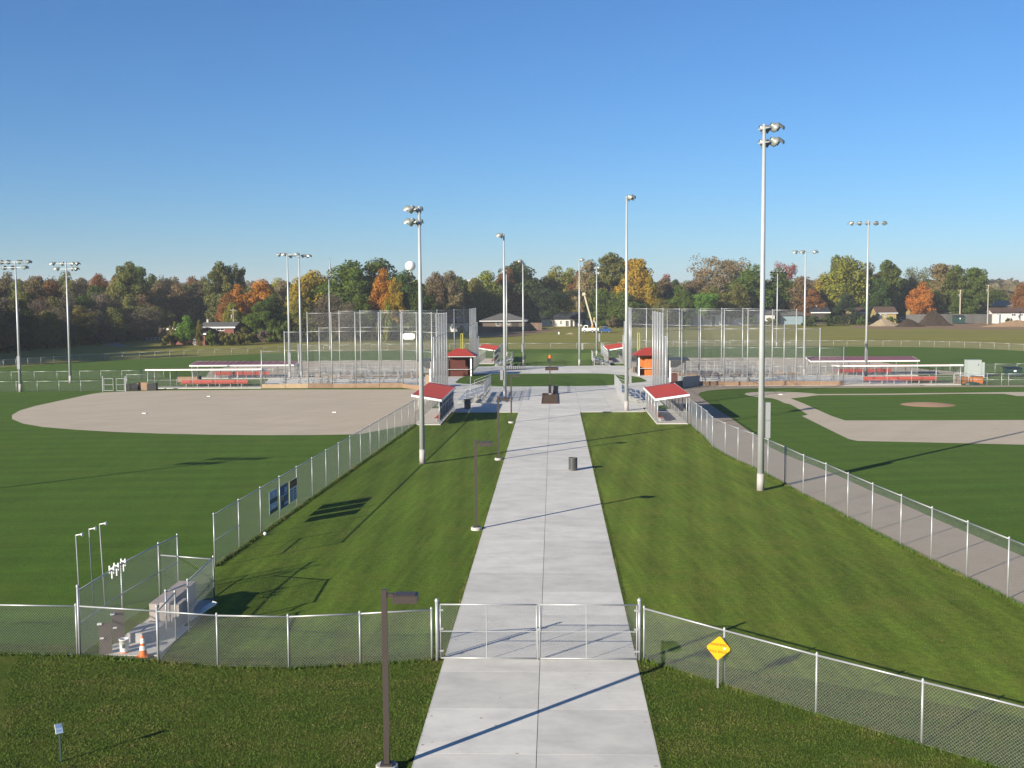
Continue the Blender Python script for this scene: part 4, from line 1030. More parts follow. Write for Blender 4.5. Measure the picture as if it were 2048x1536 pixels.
def booth(label, u0, u1, Y, s):
    """small scorer's booth behind a near backstop: sloping awning on posts, coloured dark for its underside shade, with a low box"""
    x0, x1 = XY(u0, Y), XY(u1, Y)
    t = thing('scorer_booth', label, 'booth', ((x0 + x1) / 2, Y, ZC), 'scorer booths behind the near backstops')
    za, zb = (3.0, 2.55)
    xa, xb = (x1, x0) if s < 0 else (x0, x1)
    r = MB(); r.add([(x0 - .3, Y - .9, 3.45), (x1 + .3, Y - .9, 3.45), (x1 + .3, Y + 1.4, 3.65), (x0 - .3, Y + 1.4, 3.65), (x0 - .3, Y - .9, 3.35), (x1 + .3, Y - .9, 3.35), (x1 + .3, Y + 1.4, 3.55), (x0 - .3, Y + 1.4, 3.55)], [(0, 1, 2, 3), (7, 6, 5, 4), (0, 4, 5, 1), (1, 5, 6, 2), (2, 6, 7, 3), (3, 7, 4, 0)])
    part('roof', r, 'dark', t)  # underside shade of the roof put into its dark colour
    v = MB(); v.add([(xa, Y - .95, 3.34), (xb, Y - .95, 3.34), (xa + (xb - xa) * .35, Y - .95, 2.5), (xa, Y - .95, 2.5), (xa, Y - .91, 3.34), (xb, Y - .91, 3.34), (xa + (xb - xa) * .35, Y - .91, 2.5), (xa, Y - .91, 2.5)], [(0, 1, 2, 3), (7, 6, 5, 4), (0, 4, 5, 1), (1, 5, 6, 2), (2, 6, 7, 3), (3, 7, 4, 0)])
    part('awning_flap', v, 'dark', t)  # flap darkened the same way, shade held in the colour
    part('post', MB().box(xa - .1, xa + .1, Y - .9, Y - .7, ZC, 3.4), 'white', t)
    part('post', MB().box(xb - .06, xb + .06, Y + 1.0, Y + 1.12, ZC, 3.4), 'bronze', t)
    part('post', MB().box(xa - .06, xa + .06, Y + 1.0, Y + 1.12, ZC, 3.4), 'bronze', t)
    part('low_wall', MB().box(min(xa + .15 * 1, xa + (xb - xa) * .45), max(xa + .15, xa + (xb - xa) * .45), Y - .8, Y + .9, ZC, 1.7), 'darkred' if s > 0 else 'bronzetan', t)
booth('booth with roof coloured as shaded and a white post behind the near left backstop', 840, 862, 140.5, -1)
booth('booth with roof coloured as shaded and a red box behind the near right backstop', 1339, 1372, 140.5, 1)
# picnic table by the left kiosk
p = P(906, 752, ZC); t = thing('picnic_table', 'small wooden picnic table in front of the left kiosk', 'picnic table', tuple(p))
part('table_top', MB().box(p.x - .9, p.x + .9, p.y - .35, p.y + .35, .77, .82), 'woodlight', t)
for s in (-.75, .75): part('bench', MB().box(p.x - .9, p.x + .9, p.y + s - .13, p.y + s + .13, .48, .52), 'woodlight', t)
for s in (-.6, .6): part('leg', MB().beam((p.x + s, p.y - .7, .06), (p.x + s, p.y + .1, .76), .06, .06).beam((p.x + s, p.y + .7, .06), (p.x + s, p.y - .1, .76), .06, .06), 'wood', t)
# bike rack
p0, p1 = P(1008, 740.5), P(1050, 740.5)
t = thing('bike_rack', 'low steel bike rack along the back left of the plaza', 'bike rack', (p0.x, p0.y, ZC))
for i in range(11):
    x = p0.x + (p1.x - p0.x) * i / 10; part('hoop', MB().tube((x, p0.y - .25, ZC), (x, p0.y - .25, .8), .03, n=6).tube((x, p0.y + .25, ZC), (x, p0.y + .25, .8), .03, n=6).tube((x, p0.y - .27, .8), (x, p0.y + .27, .8), .03, n=6), 'dark', t)
for s in (-.27, .27): part('rail', MB().tube((p0.x, p0.y + s, .12), (p1.x, p0.y + s, .12), .03, n=6), 'dark', t)
# thin white pole in front of the left bleachers
p = P(941, 792); single('signpost', MB().tube((p.x, p.y, ZC), (p.x, p.y, 2.2), .045, n=8), 'white', 'plain white post in front of the left bleachers', 'post', (p.x, p.y, ZC))

# foul poles
for (u, v, vt, s, lab) in ((926, 716, 667, -1, 'yellow foul pole with side screen seen left of the plaza'), (1275.5, 712, 665.5, 1, 'yellow foul pole with side screen seen right of the plaza')):
    p = P(u, v); H_ = Q(u, vt, p.y)[1]
    t = thing('foul_pole', lab, 'foul pole', tuple(p), 'yellow foul poles')
    part('pole', MB().tube((p.x, p.y, 0), (p.x, p.y, H_), .07, n=8), 'yellow', t)
    x1 = p.x + s * .36
    part('screen_frame', MB().tube((p.x, p.y, H_ - .06), (x1, p.y, H_ - .06), .05, n=6).tube((x1, p.y, H_ - .06), (x1, p.y, H_ - 3.1), .05, n=6).tube((x1, p.y, H_ - 3.1), (p.x, p.y, H_ - 3.1), .05, n=6), 'yellow', t)
    w = MB(); wires(w, (min(p.x, x1), p.y), (max(p.x, x1), p.y), H_ - 3.1, H_ - .1, .4, .004); part('screen_mesh', w, 'yellow', t)

# side clutter, left: bin enclosure
p = P(270, 781)
t = thing('bin_enclosure', 'open wooden bin with dark flaps between gate and dugout', 'storage bin', tuple(p))
xA, xB, xC, xD = XY(252, p.y), XY(272, p.y), XY(294, p.y), XY(312, p.y)
part('side_panel', MB().box(xB, xC, p.y - .05, p.y + .05, .02, 1.0), 'wood', t)
mb = MB(); mb.add([(xA, p.y - .1, .02), (xB + .6, p.y - .12, .02), (xB + .5, p.y - .12, .5), (xB, p.y - .1, .95), (xA + .1, p.y - .1, .85), (xA, p.y - .06, .02), (xB + .6, p.y - .08, .02), (xB + .5, p.y - .08, .5), (xB, p.y - .06, .95), (xA + .1, p.y - .06, .85)], [(4, 3, 2, 1, 0), (5, 6, 7, 8, 9)] + [(k, (k + 1) % 5, 5 + (k + 1) % 5, 5 + k) for k in range(5)])
part('flap', mb, 'black', t)
mb = MB(); mb.add([(xC, p.y - .1, .02), (xD, p.y - .1, .02), (xD, p.y - .1, .95), (xC, p.y - .1, .75), (xC, p.y + .6, .02), (xD, p.y + .6, .02), (xD, p.y + .6, .95), (xC, p.y + .6, .75)], [(0, 1, 2, 3), (7, 6, 5, 4), (1, 5, 6, 2), (3, 2, 6, 7), (4, 0, 3, 7)])
part('flap', mb, 'black', t)
for (u0, u1, v, Y, m, lab) in ((355, 395, 760, 159, 'wood', 'tan wooden box standing behind the near left dugout'),):
    x0, x1 = XY(u0, 152), XY(u1, 152)
    t = thing('wooden_box', lab, 'box', (x0, 152, 0)); part('side_panel', MB().box(x0, x1, 152, 152.1, .02, .75), 'wood', t); part('end_panel', MB().box(x1 - .1, x1, 152.1, 153, .02, .75), 'wood', t); part('end_panel', MB().box(x0, x0 + .1, 152.1, 153, .02, .75), 'wood', t)
p = P(400, 762); cc = copy_tree(cn); cc.location = (XY(399, 153), 153, 0); cc['label'] = 'grey trash can beside the tan wooden box on the left'; cc['scale_note'] = None
del cc['scale_note']
# right: cabinet, wooden bins, dumpster
p = P(1952, 755)
t = thing('electrical_cabinet', 'pale green grey electrical cabinet near the right edge', 'cabinet', tuple(p))
x0, x1 = XY(1934.5, p.y), XY(1962.5, p.y); z1 = Q(1950, 720, p.y)[1]
part('body', MB().box(x0, x1, p.y, p.y + 1.2, 0.02, z1), 'greencab', t)
part('side_unit', MB().box(x1 + .004, XY(1969, p.y), p.y + .05, p.y + 1.1, .02, z1 - .33), 'greencab', t)
part('handle', MB().box(x1 - .45, x1 - .38, p.y - .04, p.y, z1 - .75, z1 - .55), 'dark', t)
part('pad', MB().box(x0 - .25, XY(1969, p.y) + .2, p.y - .3, p.y + 1.5, 0, .03), 'polebase', t)
Yb = 143.2
t = thing('bin_enclosure', 'brown wooden bins in front of the pale green cabinet', 'storage bin', (XY(1935, Yb), Yb, 0))
for (ua, ub, m, z) in ((1909, 1921, 'wood', .95), (1925, 1938, 'orangewood', .95), (1940, 1966, 'orangewood', 1.0)):
    part('side_panel', MB().box(XY(ua, Yb), XY(ub, Yb), Yb, Yb + .08, .02, z), m, t)
part('shelf', MB().box(XY(1922, Yb), XY(1967, Yb), Yb - .3, Yb + .6, 1.05, 1.12), 'bannerwhite', t)
single('tarp', MB().lathe([(1.0, 0), (.95, .18), (.6, .3), (.001, .34)], 12, Matrix.Translation((XY(1944, 142.2), 142.2, .02)) @ Matrix.Diagonal((1, .5, 1, 1))), 'darkgreen', 'dark green tarp heap in front of the brown bins', 'tarp', (XY(1944, 142.2), 142.2, .02))
def dumpster(label, u0, u1, v0, v1, m='darkgreen'):
    p = P((u0 + u1) / 2, v1); x0, x1 = XY(u0, p.y), XY(u1, p.y); H_ = Q(u0, v0, p.y)[1]
    t = thing('dumpster', label, 'dumpster', tuple(p))
    mb = MB(); d = (x1 - x0) * .6; s = .12
    mb.add([(x0 + s, p.y, .15), (x1 - s, p.y, .15), (x1 - s, p.y + d, .15), (x0 + s, p.y + d, .15), (x0, p.y - .15, H_ * .86), (x1, p.y - .15, H_ * .86), (x1, p.y + d, H_ * .98), (x0, p.y + d, H_ * .98)], [(3, 2, 1, 0), (0, 1, 5, 4), (1, 2, 6, 5), (2, 3, 7, 6), (3, 0, 4, 7), (4, 5, 6, 7)])
    part('body', mb, m, t)
    xm_ = (x0 + x1) / 2
    for a, b in ((x0, xm_ - .02), (xm_ + .02, x1)):
        l = MB(); l.add([(a, p.y - .2, H_ * .87), (b, p.y - .2, H_ * .87), (b, p.y + d, H_), (a, p.y + d, H_), (a, p.y - .2, H_ * .87 + .05), (b, p.y - .2, H_ * .87 + .05), (b, p.y + d, H_ + .05), (a, p.y + d, H_ + .05)], [(3, 2, 1, 0), (4, 5, 6, 7), (0, 1, 5, 4), (1, 2, 6, 5), (2, 3, 7, 6), (3, 0, 4, 7)])
        part('lid', l, 'black', t)
    for x in (x0 + .3, x1 - .3):
        for y in (p.y + .2, p.y + d - .2): part('caster', MB().tube((x, y - .04, .08), (x, y + .04, .08), .08, n=10), 'tyre', t)
    for x in (x0 - .04, x1 + .04): part('lifting_bar', MB().box(x - .04, x + .04, p.y + .1, p.y + d - .2, H_ * .5, H_ * .5 + .12), m, t)
    part('sticker', MB().box(xm_ - .1, xm_ + .25, p.y - .13, p.y - .12, H_ * .55, H_ * .72), 'white', t)
    return t
dumpster('dark green dumpster at the right edge behind the rail fence', 2012, 2044, 735, 754)
dumpster('dark teal dumpster beside the dirt mound and utility pole', 1906, 1927.5, 631, 648)

# ================================================================== BANNERS on the left fence
def on_f3(u):
    # point of the fence line whose image column is u
    a, b = F3
    best = min((abs((q := a.lerp(b, i / 2000)).x / q.y - (ray(u, 1000).x / ray(u, 1000).y)), i) for i in range(2001))[1]
    return a.lerp(b, best / 2000)
def banner(label, u0, u1, z0, z1, layers):
    a, b = on_f3(u0), on_f3(u1); d = (b - a).normalized(); n = Vector((d.y, -d.x, 0)) * .045
    t = thing('banner', label, 'banner', tuple(a), 'banners hung on the left fence')
    L_ = (b - a).length
    part('cloth', MB().beam(tuple(a + n + Vector((0, 0, (z0 + z1) / 2))), tuple(b + n + Vector((0, 0, (z0 + z1) / 2))), .012, z1 - z0), layers[0], t)
    for (f0, f1, g0, g1, m, nm) in layers[1]:
        pa = a + d * (L_ * f0) + n * 1.25; pb = a + d * (L_ * f1) + n * 1.25; za = z0 + (z1 - z0) * g0; zb = z0 + (z1 - z0) * g1
        part(nm, MB().beam(tuple(pa + Vector((0, 0, (za + zb) / 2))), tuple(pb + Vector((0, 0, (za + zb) / 2))), .012, zb - za), m, t)
banner('pale blue banner with dark bands, leftmost on the left fence', 536.8, 553, .68, 1.80, ('lightblue', [(.0, 1, .0, .16, 'bannerdark', 'printed_band'), (.05, 1, .45, .64, 'bannerdark', 'printed_band'), (.3, .7, .2, .33, 'bannerwhite', 'printed_patch'), (.4, .65, .78, .9, 'bannerwhite', 'printed_patch')]))
banner('dark blue banner in the middle of the three on the left fence', 558.5, 574.5, .58, 1.76, ('blueprint', [(.0, .45, .04, .4, 'bannerdark', 'printed_patch'), (.5, .95, .1, .22, 'lightblue', 'printed_line'), (.55, .9, .62, .86, 'lightblue', 'printed_patch'), (.1, .45, .3, .5, 'bannergold', 'printed_patch'), (.1, .9, .52, .57, 'lightblue', 'printed_line')]))
banner('white banner with a brown and gold heading, rightmost on the left fence', 577.5, 592.5, .58, 1.74, ('bannerwhite', [(0, 1, .66, 1, 'bannerred', 'printed_band'), (.2, .8, .8, .88, 'bannergold', 'printed_line')] + [(a_, a_ + w_, g_, g_ + .055, 'blueprint', 'printed_line') for g_ in (.06, .17, .28, .39, .5) for a_, w_ in ((.08, .34), (.55, .34))]))
p = P(524, 1071); single('ball', MB().lathe([(.001, 0), (.06, .02), (.09, .09), (.06, .16), (.001, .18)], 10, Matrix.Translation((p.x + .15, p.y, 0))), 'white', 'small white ball at the foot of the left fence', 'ball', (p.x + .15, p.y, 0), smooth=True)

# ================================================================== WARNING SIGN
p = P(1436, 1376.5)
t = thing('warning_sign', 'yellow diamond warning sign on a post in front of the right fence', 'sign', (p.x, p.y, 0))
zc = 1.20
part('post', MB().beam((p.x - .01, p.y, 0), (p.x, p.y, 1.35), .05, .04), 'galv', t)
fwd = Vector((cos(0), 0, 0))
rot = Matrix.Translation((p.x, p.y - .035, zc)) @ Matrix.Rotation(R(-3), 4, 'Z') @ Matrix.Rotation(R(-7), 4, 'X')
hd_ = .325
def dia(r, y0_, y1_, round_=.03):
    k = round_
    pts = [(k, -r + k), (r - k, -k), (r - k, k), (k, r - k), (-k, r - k), (-r + k, k), (-r + k, -k), (-k, -r + k)]
    pts = [(a * cos(R(-6)) - b * sin(R(-6)), a * sin(R(-6)) + b * cos(R(-6))) for a, b in pts]
    mb = MB(); vs = [rot @ Vector((a, y0_, b)) for a, b in pts] + [rot @ Vector((a, y1_, b)) for a, b in pts]
    mb.add(vs, [tuple(range(8)), tuple(range(15, 7, -1))] + [((k_ + 1) % 8, k_, 8 + k_, 8 + (k_ + 1) % 8) for k_ in range(8)]); return mb
part('plate', dia(hd_ + .035, -.006, .004), 'signyellow', t)
part('sticker', MB().tube(rot @ Vector((.17, -.010, -.01)), rot @ Vector((.17, -.008, -.01)), .032, n=12), 'white', t)
def text(parent, s, size, m4, m, name='lettering'):
    cu = bpy.data.curves.new(name, 'FONT'); cu.body = s; cu.size = size; cu.align_x = 'CENTER'; cu.align_y = 'CENTER'; cu.extrude = .001
    cu.materials.append(M[m]); o = bpy.data.objects.new(name, cu); col.objects.link(o); o.parent = parent
    me = bpy.data.meshes.new_from_object(o); bpy.data.objects.remove(o); me.name = name
    o = bpy.data.objects.new(name, me); col.objects.link(o); o.parent = parent
    o.matrix_local = Matrix.Translation(-base_of(parent)) @ m4; return o
face = lambda x, z: rot @ Matrix.Rotation(R(6), 4, 'Y') @ Matrix.Translation((x, -.010, z)) @ Matrix.Rotation(pi / 2, 4, 'X')
text(t, 'WARNING', .098, face(-.01, .10), 'signink'); text(t, 'FOUL BALLS', .092, face(-.01, -.10), 'signink')
# small marker bottom left
p = P(122, 1524); t = thing('marker_sign', 'small blue plate on a dark green stake in the bank grass', 'marker', tuple(p))
part('stake', MB().beam((p.x, p.y, 0), (p.x - .01, p.y, .78), .045, .03), 'darkgreen', t)
mm = Matrix.Translation((p.x, p.y - .03, .86)) @ Matrix.Rotation(R(-10), 4, 'X') @ Matrix.Rotation(R(-12), 4, 'Y')
part('plate', MB().box(-.09, .09, -.006, .006, -.12, .12, mm), 'markerblue', t)
part('plate_edge', MB().box(-.10, -.091, -.010, .008, -.12, .12, mm), 'white', t)
part('plate_print', MB().box(-.08, .085, -.010, -.007, .02, .115, mm).box(-.07, .06, -.010, -.007, -.06, -.03, mm), 'blueprint', t)

# ================================================================== BULLPEN contents
single('bullpen_pad', MB().box(-14.55, -12.65, 34.8, 38.0, 0.0, .05).box(-14.45, -12.95, 38.03, 41.3, 0.0, .06), 'concrete', 'pale concrete pad inside the bullpen fence', 'concrete pad', (-13.6, 38, 0))
t = thing('concrete_barrier', 'pinkish concrete block wall on the bullpen pad', 'concrete block', (-13.6, 37.8, .05))
for i, (x0, x1, ya, yb, z) in enumerate(((-14.0, -13.68, 37.75, 40.9, .90), (-13.66, -13.30, 37.77, 40.7, .93), (-13.28, -12.98, 37.8, 38.7, .84))):
    part('block', MB().box(x0, x1, ya, yb, .06, z), 'block', t)
t = thing('low_step', 'grey concrete step in front of the block wall in the bullpen', 'step', (-13.6, 36.3, .05))
part('block', MB().box(-14.15, -13.3, 36.1, 37.2, .05, .36), 'polebase', t); part('block', MB().box(-14.0, -13.35, 37.22, 37.7, .06, .30), 'polebase', t)
for i, (u, v, lab) in enumerate(((212, 1310, 'brown mat panel propped upright in the bullpen, left one'), (238, 1288, 'brown mat panel propped upright in the bullpen, right one'))):
    p = P(u, v); m4 = Matrix.Translation((p.x, p.y, .03)) @ Matrix.Rotation(R(24), 4, 'Z') @ Matrix.Rotation(R(-9), 4, 'X')
    t = thing('mat_panel', lab, 'mat', tuple(p), 'brown mats leaning in the bullpen')
    part('board', MB().box(-.19, .19, -.07, .07, 0, 1.0 + .1 * i, m4), 'matbrown', t)
    part('knob', MB().box(-.24, -.10, -.11, -.072, .95, 1.02, m4), 'white', t); part('knob', MB().box(-.17, -.05, -.11, -.072, .5, .55, m4), 'white', t)
p = P(249, 1307.5); t = thing('bucket', 'white plastic bucket with a red base in the bullpen', 'bucket', tuple(p))
part('body', MB().lathe([(.135, .035), (.155, .42), (.165, .42), (.165, .45), (.14, .45), (.12, .09), (.001, .09)], 18, Matrix.Translation((p.x, p.y, .05))), 'white', t, smooth=True)
part('base', MB().lathe([(.001, .0), (.14, .0), (.14, .03), (.001, .031)], 18, Matrix.Translation((p.x, p.y, .05))), 'orange', t)
part('printed_mark', MB().box(p.x - .0, p.x + .08, p.y - .17, p.y - .155, .24, .36), 'darkgreen', t)
p = P(286.5, 1316); t = thing('traffic_cone', 'orange traffic cone with white bands in the bullpen', 'traffic cone', tuple(p))
Tm = Matrix.Translation((p.x, p.y, .05))
part('base', MB().box(p.x - .18, p.x + .18, p.y - .18, p.y + .18, .05, .085), 'orange', t)
part('body', MB().lathe([(.135, .036), (.045, .62), (.035, .66), (.001, .66)], 18, Tm), 'orange', t, smooth=True)
part('reflective_band', MB().lathe([(.109, .22), (.087, .36)], 18, Tm @ Matrix.Diagonal((1.03, 1.03, 1, 1))), 'white', t); part('reflective_band', MB().lathe([(.075, .44), (.050, .60)], 18, Tm @ Matrix.Diagonal((1.05, 1.05, 1, 1))), 'white', t)
p = P(396, 1232, .1); m4 = Matrix.Translation((p.x, p.y, .2)) @ Matrix.Rotation(R(48), 4, 'Z') @ Matrix.Rotation(R(-20), 4, 'Y')
single('plank', MB().box(-.75, .75, -.14, .14, -.03, .03, m4), 'white', 'white plank lying tilted at the back of the bullpen', 'plank', tuple(p))
# pipe lamps in the left field
for i, (ub, vb, ut, vt, lab) in enumerate(((161, 1228, 151.5, 1070, 'thin pipe pole with a white horn, front one of three'), (188, 1222, 178, 1058, 'thin pipe pole with a white horn, middle one of three'), (210.5, 1216, 199, 1048, 'thin pipe pole with a white horn, rear one of three'))):
    p = P(ub, vb); xt, zt = Q(ut, vt, p.y)
    t = thing('pipe_pole', lab, 'pole', tuple(p), 'pipe poles standing beside the bullpen')
    part('pole', MB().tube(tuple(p), (xt, p.y, zt), .022, n=8), 'boxgrey', t, smooth=True)
    part('arm', MB().tube((xt, p.y, zt - .01), (xt + .16, p.y, zt + .02), .02, n=6), 'white', t)
    part('horn', MB().lathe([(.02, 0), (.03, .05), (.085, .10), (.075, .10), (.02, .04)], 10, Matrix.Translation((xt + .15, p.y, zt + .02)) @ Matrix.Rotation(pi / 2, 4, 'Y')), 'white', t, smooth=True)
for i, (u, v) in enumerate(((223, 1141), (234, 1133), (250.5, 1128))):
    q = bw[0].lerp(bw[1], (u - 150) / 95); z = 2.13
    t = thing('rail_hook', ('white plastic hook clipped on the bullpen rail, front one', 'white plastic hook clipped on the bullpen rail, middle one', 'white plastic hook clipped on the bullpen rail, rear one')[i], 'hook', (q.x, q.y, z), 'white hooks on the bullpen rail')
    part('clip', MB().box(q.x - .09, q.x - .05, q.y - .03, q.y + .03, z - .12, z + .14).box(q.x + .05, q.x + .09, q.y - .03, q.y + .03, z - .12, z + .14).box(q.x - .05, q.x + .05, q.y - .03, q.y + .03, z + .03, z + .07), 'white', t)
    part('peg', MB().box(q.x + .0, q.x + .04, q.y - .05, q.y - .032, z - .3, z - .05), 'white', t)
# ================================================================== TREES
def crown_mesh(seed, w, h, lobes, per, leaf, z0=.22, kind='round', name='crown'):
    """unit tree: height 1 -> h metres, crown of leaf clumps spread over many lobes"""
    r = np.random.default_rng(seed); cs = []
    while len(cs) < lobes:
        if kind == 'round':
            u = r.normal(size=3); u /= np.linalg.norm(u); rad = r.random() ** .42
            c = np.array([u[0] * rad * w * .78, u[1] * rad * w * .78, h * (z0 + (1 - z0) * (.5 + .46 * u[2] * rad))])
            k = (c[2] / h - z0) / (1 - z0)
            c[:2] *= 1.0 if k < .6 else (1.25 - .55 * k)
        elif kind == 'tall':
            k = r.random(); a = r.uniform(0, 2 * pi); rr = w * (.25 + .6 * math.sin(pi * min(1, k * .85 + .12))) * r.random() ** .5
            c = np.array([rr * cos(a), rr * sin(a), h * (z0 + (1 - z0) * k * .95)])
        elif kind == 'spread':
            k = r.random() ** .7; a = r.uniform(0, 2 * pi); rr = w * (.35 + .55 * k) * r.random() ** .4
            c = np.array([rr * cos(a), rr * sin(a), h * (z0 + (1 - z0) * (.15 + .8 * k) - .12 * (1 - z0) * (rr / w) ** 2)])
        elif kind == 'pine':
            k = r.random(); a = r.uniform(0, 2 * pi); rr = w * (1 - k * .82) * r.random() ** .5
            c = np.array([rr * cos(a), rr * sin(a), h * (z0 + (1 - z0) * k * .97)])
        elif kind == 'bush':
            u = r.normal(size=3); u /= np.linalg.norm(u); rad = r.random() ** .4
            c = np.array([u[0] * rad * w * .85, u[1] * rad * w * .85, h * (.12 + .75 * abs(u[2]) * rad)])
        cs.append(c)
    cs = np.array(cs); n = lobes * per
    lr = (r.uniform(*((.19, .33) if kind == 'round' else (.14, .27)), lobes) * (w + h * .5) * .55)
    C = np.repeat(cs, per, 0); LR = np.repeat(lr, per)
    u = r.normal(size=(n, 3)); u /= np.linalg.norm(u, axis=1)[:, None]
    rad = LR * (r.random(n) ** .33)
    pos = C + u * rad[:, None] * np.array([1, 1, .75])
    pos[:, 2] = np.maximum(pos[:, 2], .1)
    nrm = u * .9 + r.normal(size=(n, 3)) * .55; nrm /= np.linalg.norm(nrm, axis=1)[:, None]
    t1 = np.cross(nrm, r.normal(size=(n, 3))); t1 /= np.linalg.norm(t1, axis=1)[:, None]; t2 = np.cross(nrm, t1)
    s = leaf * r.uniform(.55, 1.35, n)[:, None]
    v = np.empty((n, 4, 3)); v[:, 0] = pos + t1 * s * .5; v[:, 1] = pos + t2 * s * .42; v[:, 2] = pos - t1 * s * .55; v[:, 3] = pos - t2 * s * .38
    v[:, 0] += nrm * s * .15; v[:, 2] += nrm * s * .12
    k_ = h / np.percentile(v[:, :, 2], 99.7); v[:, :, 2] *= k_; cs[:, 2] *= k_
    kw = w / np.percentile(np.hypot(v[:, :, 0], v[:, :, 1]), 97); v[:, :, :2] *= kw; cs[:, :2] *= kw
    me = bpy.data.meshes.new(name); me.vertices.add(n * 4); me.vertices.foreach_set('co', v.reshape(-1))
    me.loops.add(n * 4); me.loops.foreach_set('vertex_index', np.arange(n * 4, dtype=np.int32))
    me.polygons.add(n); me.polygons.foreach_set('loop_start', np.arange(0, n * 4, 4, dtype=np.int32)); me.update(calc_edges=True)
    me.materials.append(M['leaf'])
    return me, cs
def trunk_mesh(seed, h, cs, tr=.035, m='bark', every=3, top=.8):
    r = random.Random(seed); mb = MB(); x = y = 0; pts = [(0, 0, 0)]
    for i in range(1, 6):
        x += r.uniform(-.02, .02) * h; y += r.uniform(-.02, .02) * h; pts.append((x, y, h * top * i / 5))
    for i in range(5): mb.tube(pts[i], pts[i + 1], h * tr * .5 * (1 - i * .17), h * tr * .5 * (1 - (i + 1) * .17), n=7, caps=False)
    for k, c in enumerate(cs):
        if k % every: continue
        z = max(.18 * h, min(c[2] * .62, h * .7)); i = min(4, int(z / (h * top) * 5)); b = Vector(pts[i]).lerp(Vector(pts[i + 1]), .5)
        mid = b.lerp(Vector(c), .5) + Vector((0, 0, .04 * h))
        mb.tube(b, mid, h * tr * .20, h * tr * .12, n=5, caps=False); mb.tube(mid, Vector(c), h * tr * .12, h * tr * .04, n=4, caps=False)
    return mb.mesh('trunk', M[m])
PROTO = {}
def proto(key, seed, w, h, lobes, per, leaf, z0, kind, m='bark', every=3, tr=.035):
    me, cs = crown_mesh(seed, w, h, lobes, per, leaf, z0, kind); PROTO[key] = (me, trunk_mesh(seed, h, cs, tr, m, every), w, h)
# width = half width; reference sizes in metres
for i, s in enumerate((1, 2, 3)): proto(('round', i), s, 6.5, 15, 70, 230, .50, .06, 'round')
for i, s in enumerate((4, 5)): proto(('tall', i), s, 5.0, 18, 68, 220, .50, .05, 'tall')
for i, s in enumerate((6, 7)): proto(('spread', i), s, 7.5, 16, 62, 170, .46, .22, 'spread', every=2)
for i, s in enumerate((8, 9)): proto(('sparse', i), s, 6.5, 16, 70, 60, .38, .12, 'spread', m='palebark', every=1)
for i, s in enumerate((10, 11)): proto(('bare', i), s, 6.0, 14, 90, 75, .36, .05, 'round', every=1)
proto(('pine', 0), 12, 5.5, 11, 95, 120, .38, .06, 'pine', every=2)
for i, s in enumerate((13, 14)): proto(('bush', i), s, 3.5, 3.5, 26, 130, .34, .05, 'bush')
proto(('brush', 0), 15, 6.0, 12, 64, 150, .46, .04, 'round')
proto(('brush', 1), 16, 6.0, 12, 64, 150, .46, .04, 'tall')
tcount = 0
def tree(kind, x, y, h, w, color, label, group=None, name=None, cat='tree', z=None):
    global tcount; tcount += 1
    ks = [k for k in PROTO if k[0] == kind]; k = ks[tcount % len(ks)]; cm, tm, w0, h0 = PROTO[k]
    zz = terr(x, y) if z is None else z
    nm = name or {'pine': 'pine_tree', 'bush': 'shrub', 'bare': 'bare_tree'}.get(kind, 'tree')
    t = thing(nm, label, cat, (x, y, zz - .05), group, rz=random.uniform(0, 6.28))
    sx = w / w0; sz = h / h0
    for nm2, me in (('trunk', tm), ('crown', cm)):
        o = bpy.data.objects.new(nm2, me); col.objects.link(o); o.parent = t; o.scale = (sx, sx, sz)
        if nm2 == 'crown': o.color = (*color, 1)
    return t
def DF(u): return float(np.interp(u, [860, 900, 1000, 1135, 1300, 1450, 1800, 2060], [1, 1.05, 1.13, 1.23, 1.14, 1.22, 1.31, 1.31]))
def tpx(kind, u, top, hw, d, color, label, group=None, cat='tree'):
    d = d * DF(u); hw = hw * (1.0 if kind == 'bush' else 1.3)
    x = XY(u, d); H_ = Q(u, top, d)[1]; z = terr(x, d)
    return tree(kind, x, d, max(2, (H_ - z)) * 1.0, hw * d / FPX, color, label, group, cat=cat)
GREEN = (.070, .100, .018); DKGREEN = (.042, .064, .016); OLIVE = (.105, .108, .030); YELGR = (.15, .16, .025); YEL = (.24, .17, .022)
ORG = (.30, .118, .022); RUST = (.165, .075, .028); BROWN = (.115, .090, .046); RED = (.19, .05, .035); GREYB = (.100, .086, .060); TANB = (.165, .138, .070); PINEC = (.032, .048, .022); LIME = (.10, .17, .03)
def jit(c, a=.18):
    k = 1 + random.uniform(-a, a); return tuple(min(1, v * k * (1 + random.uniform(-.08, .08))) for v in c)
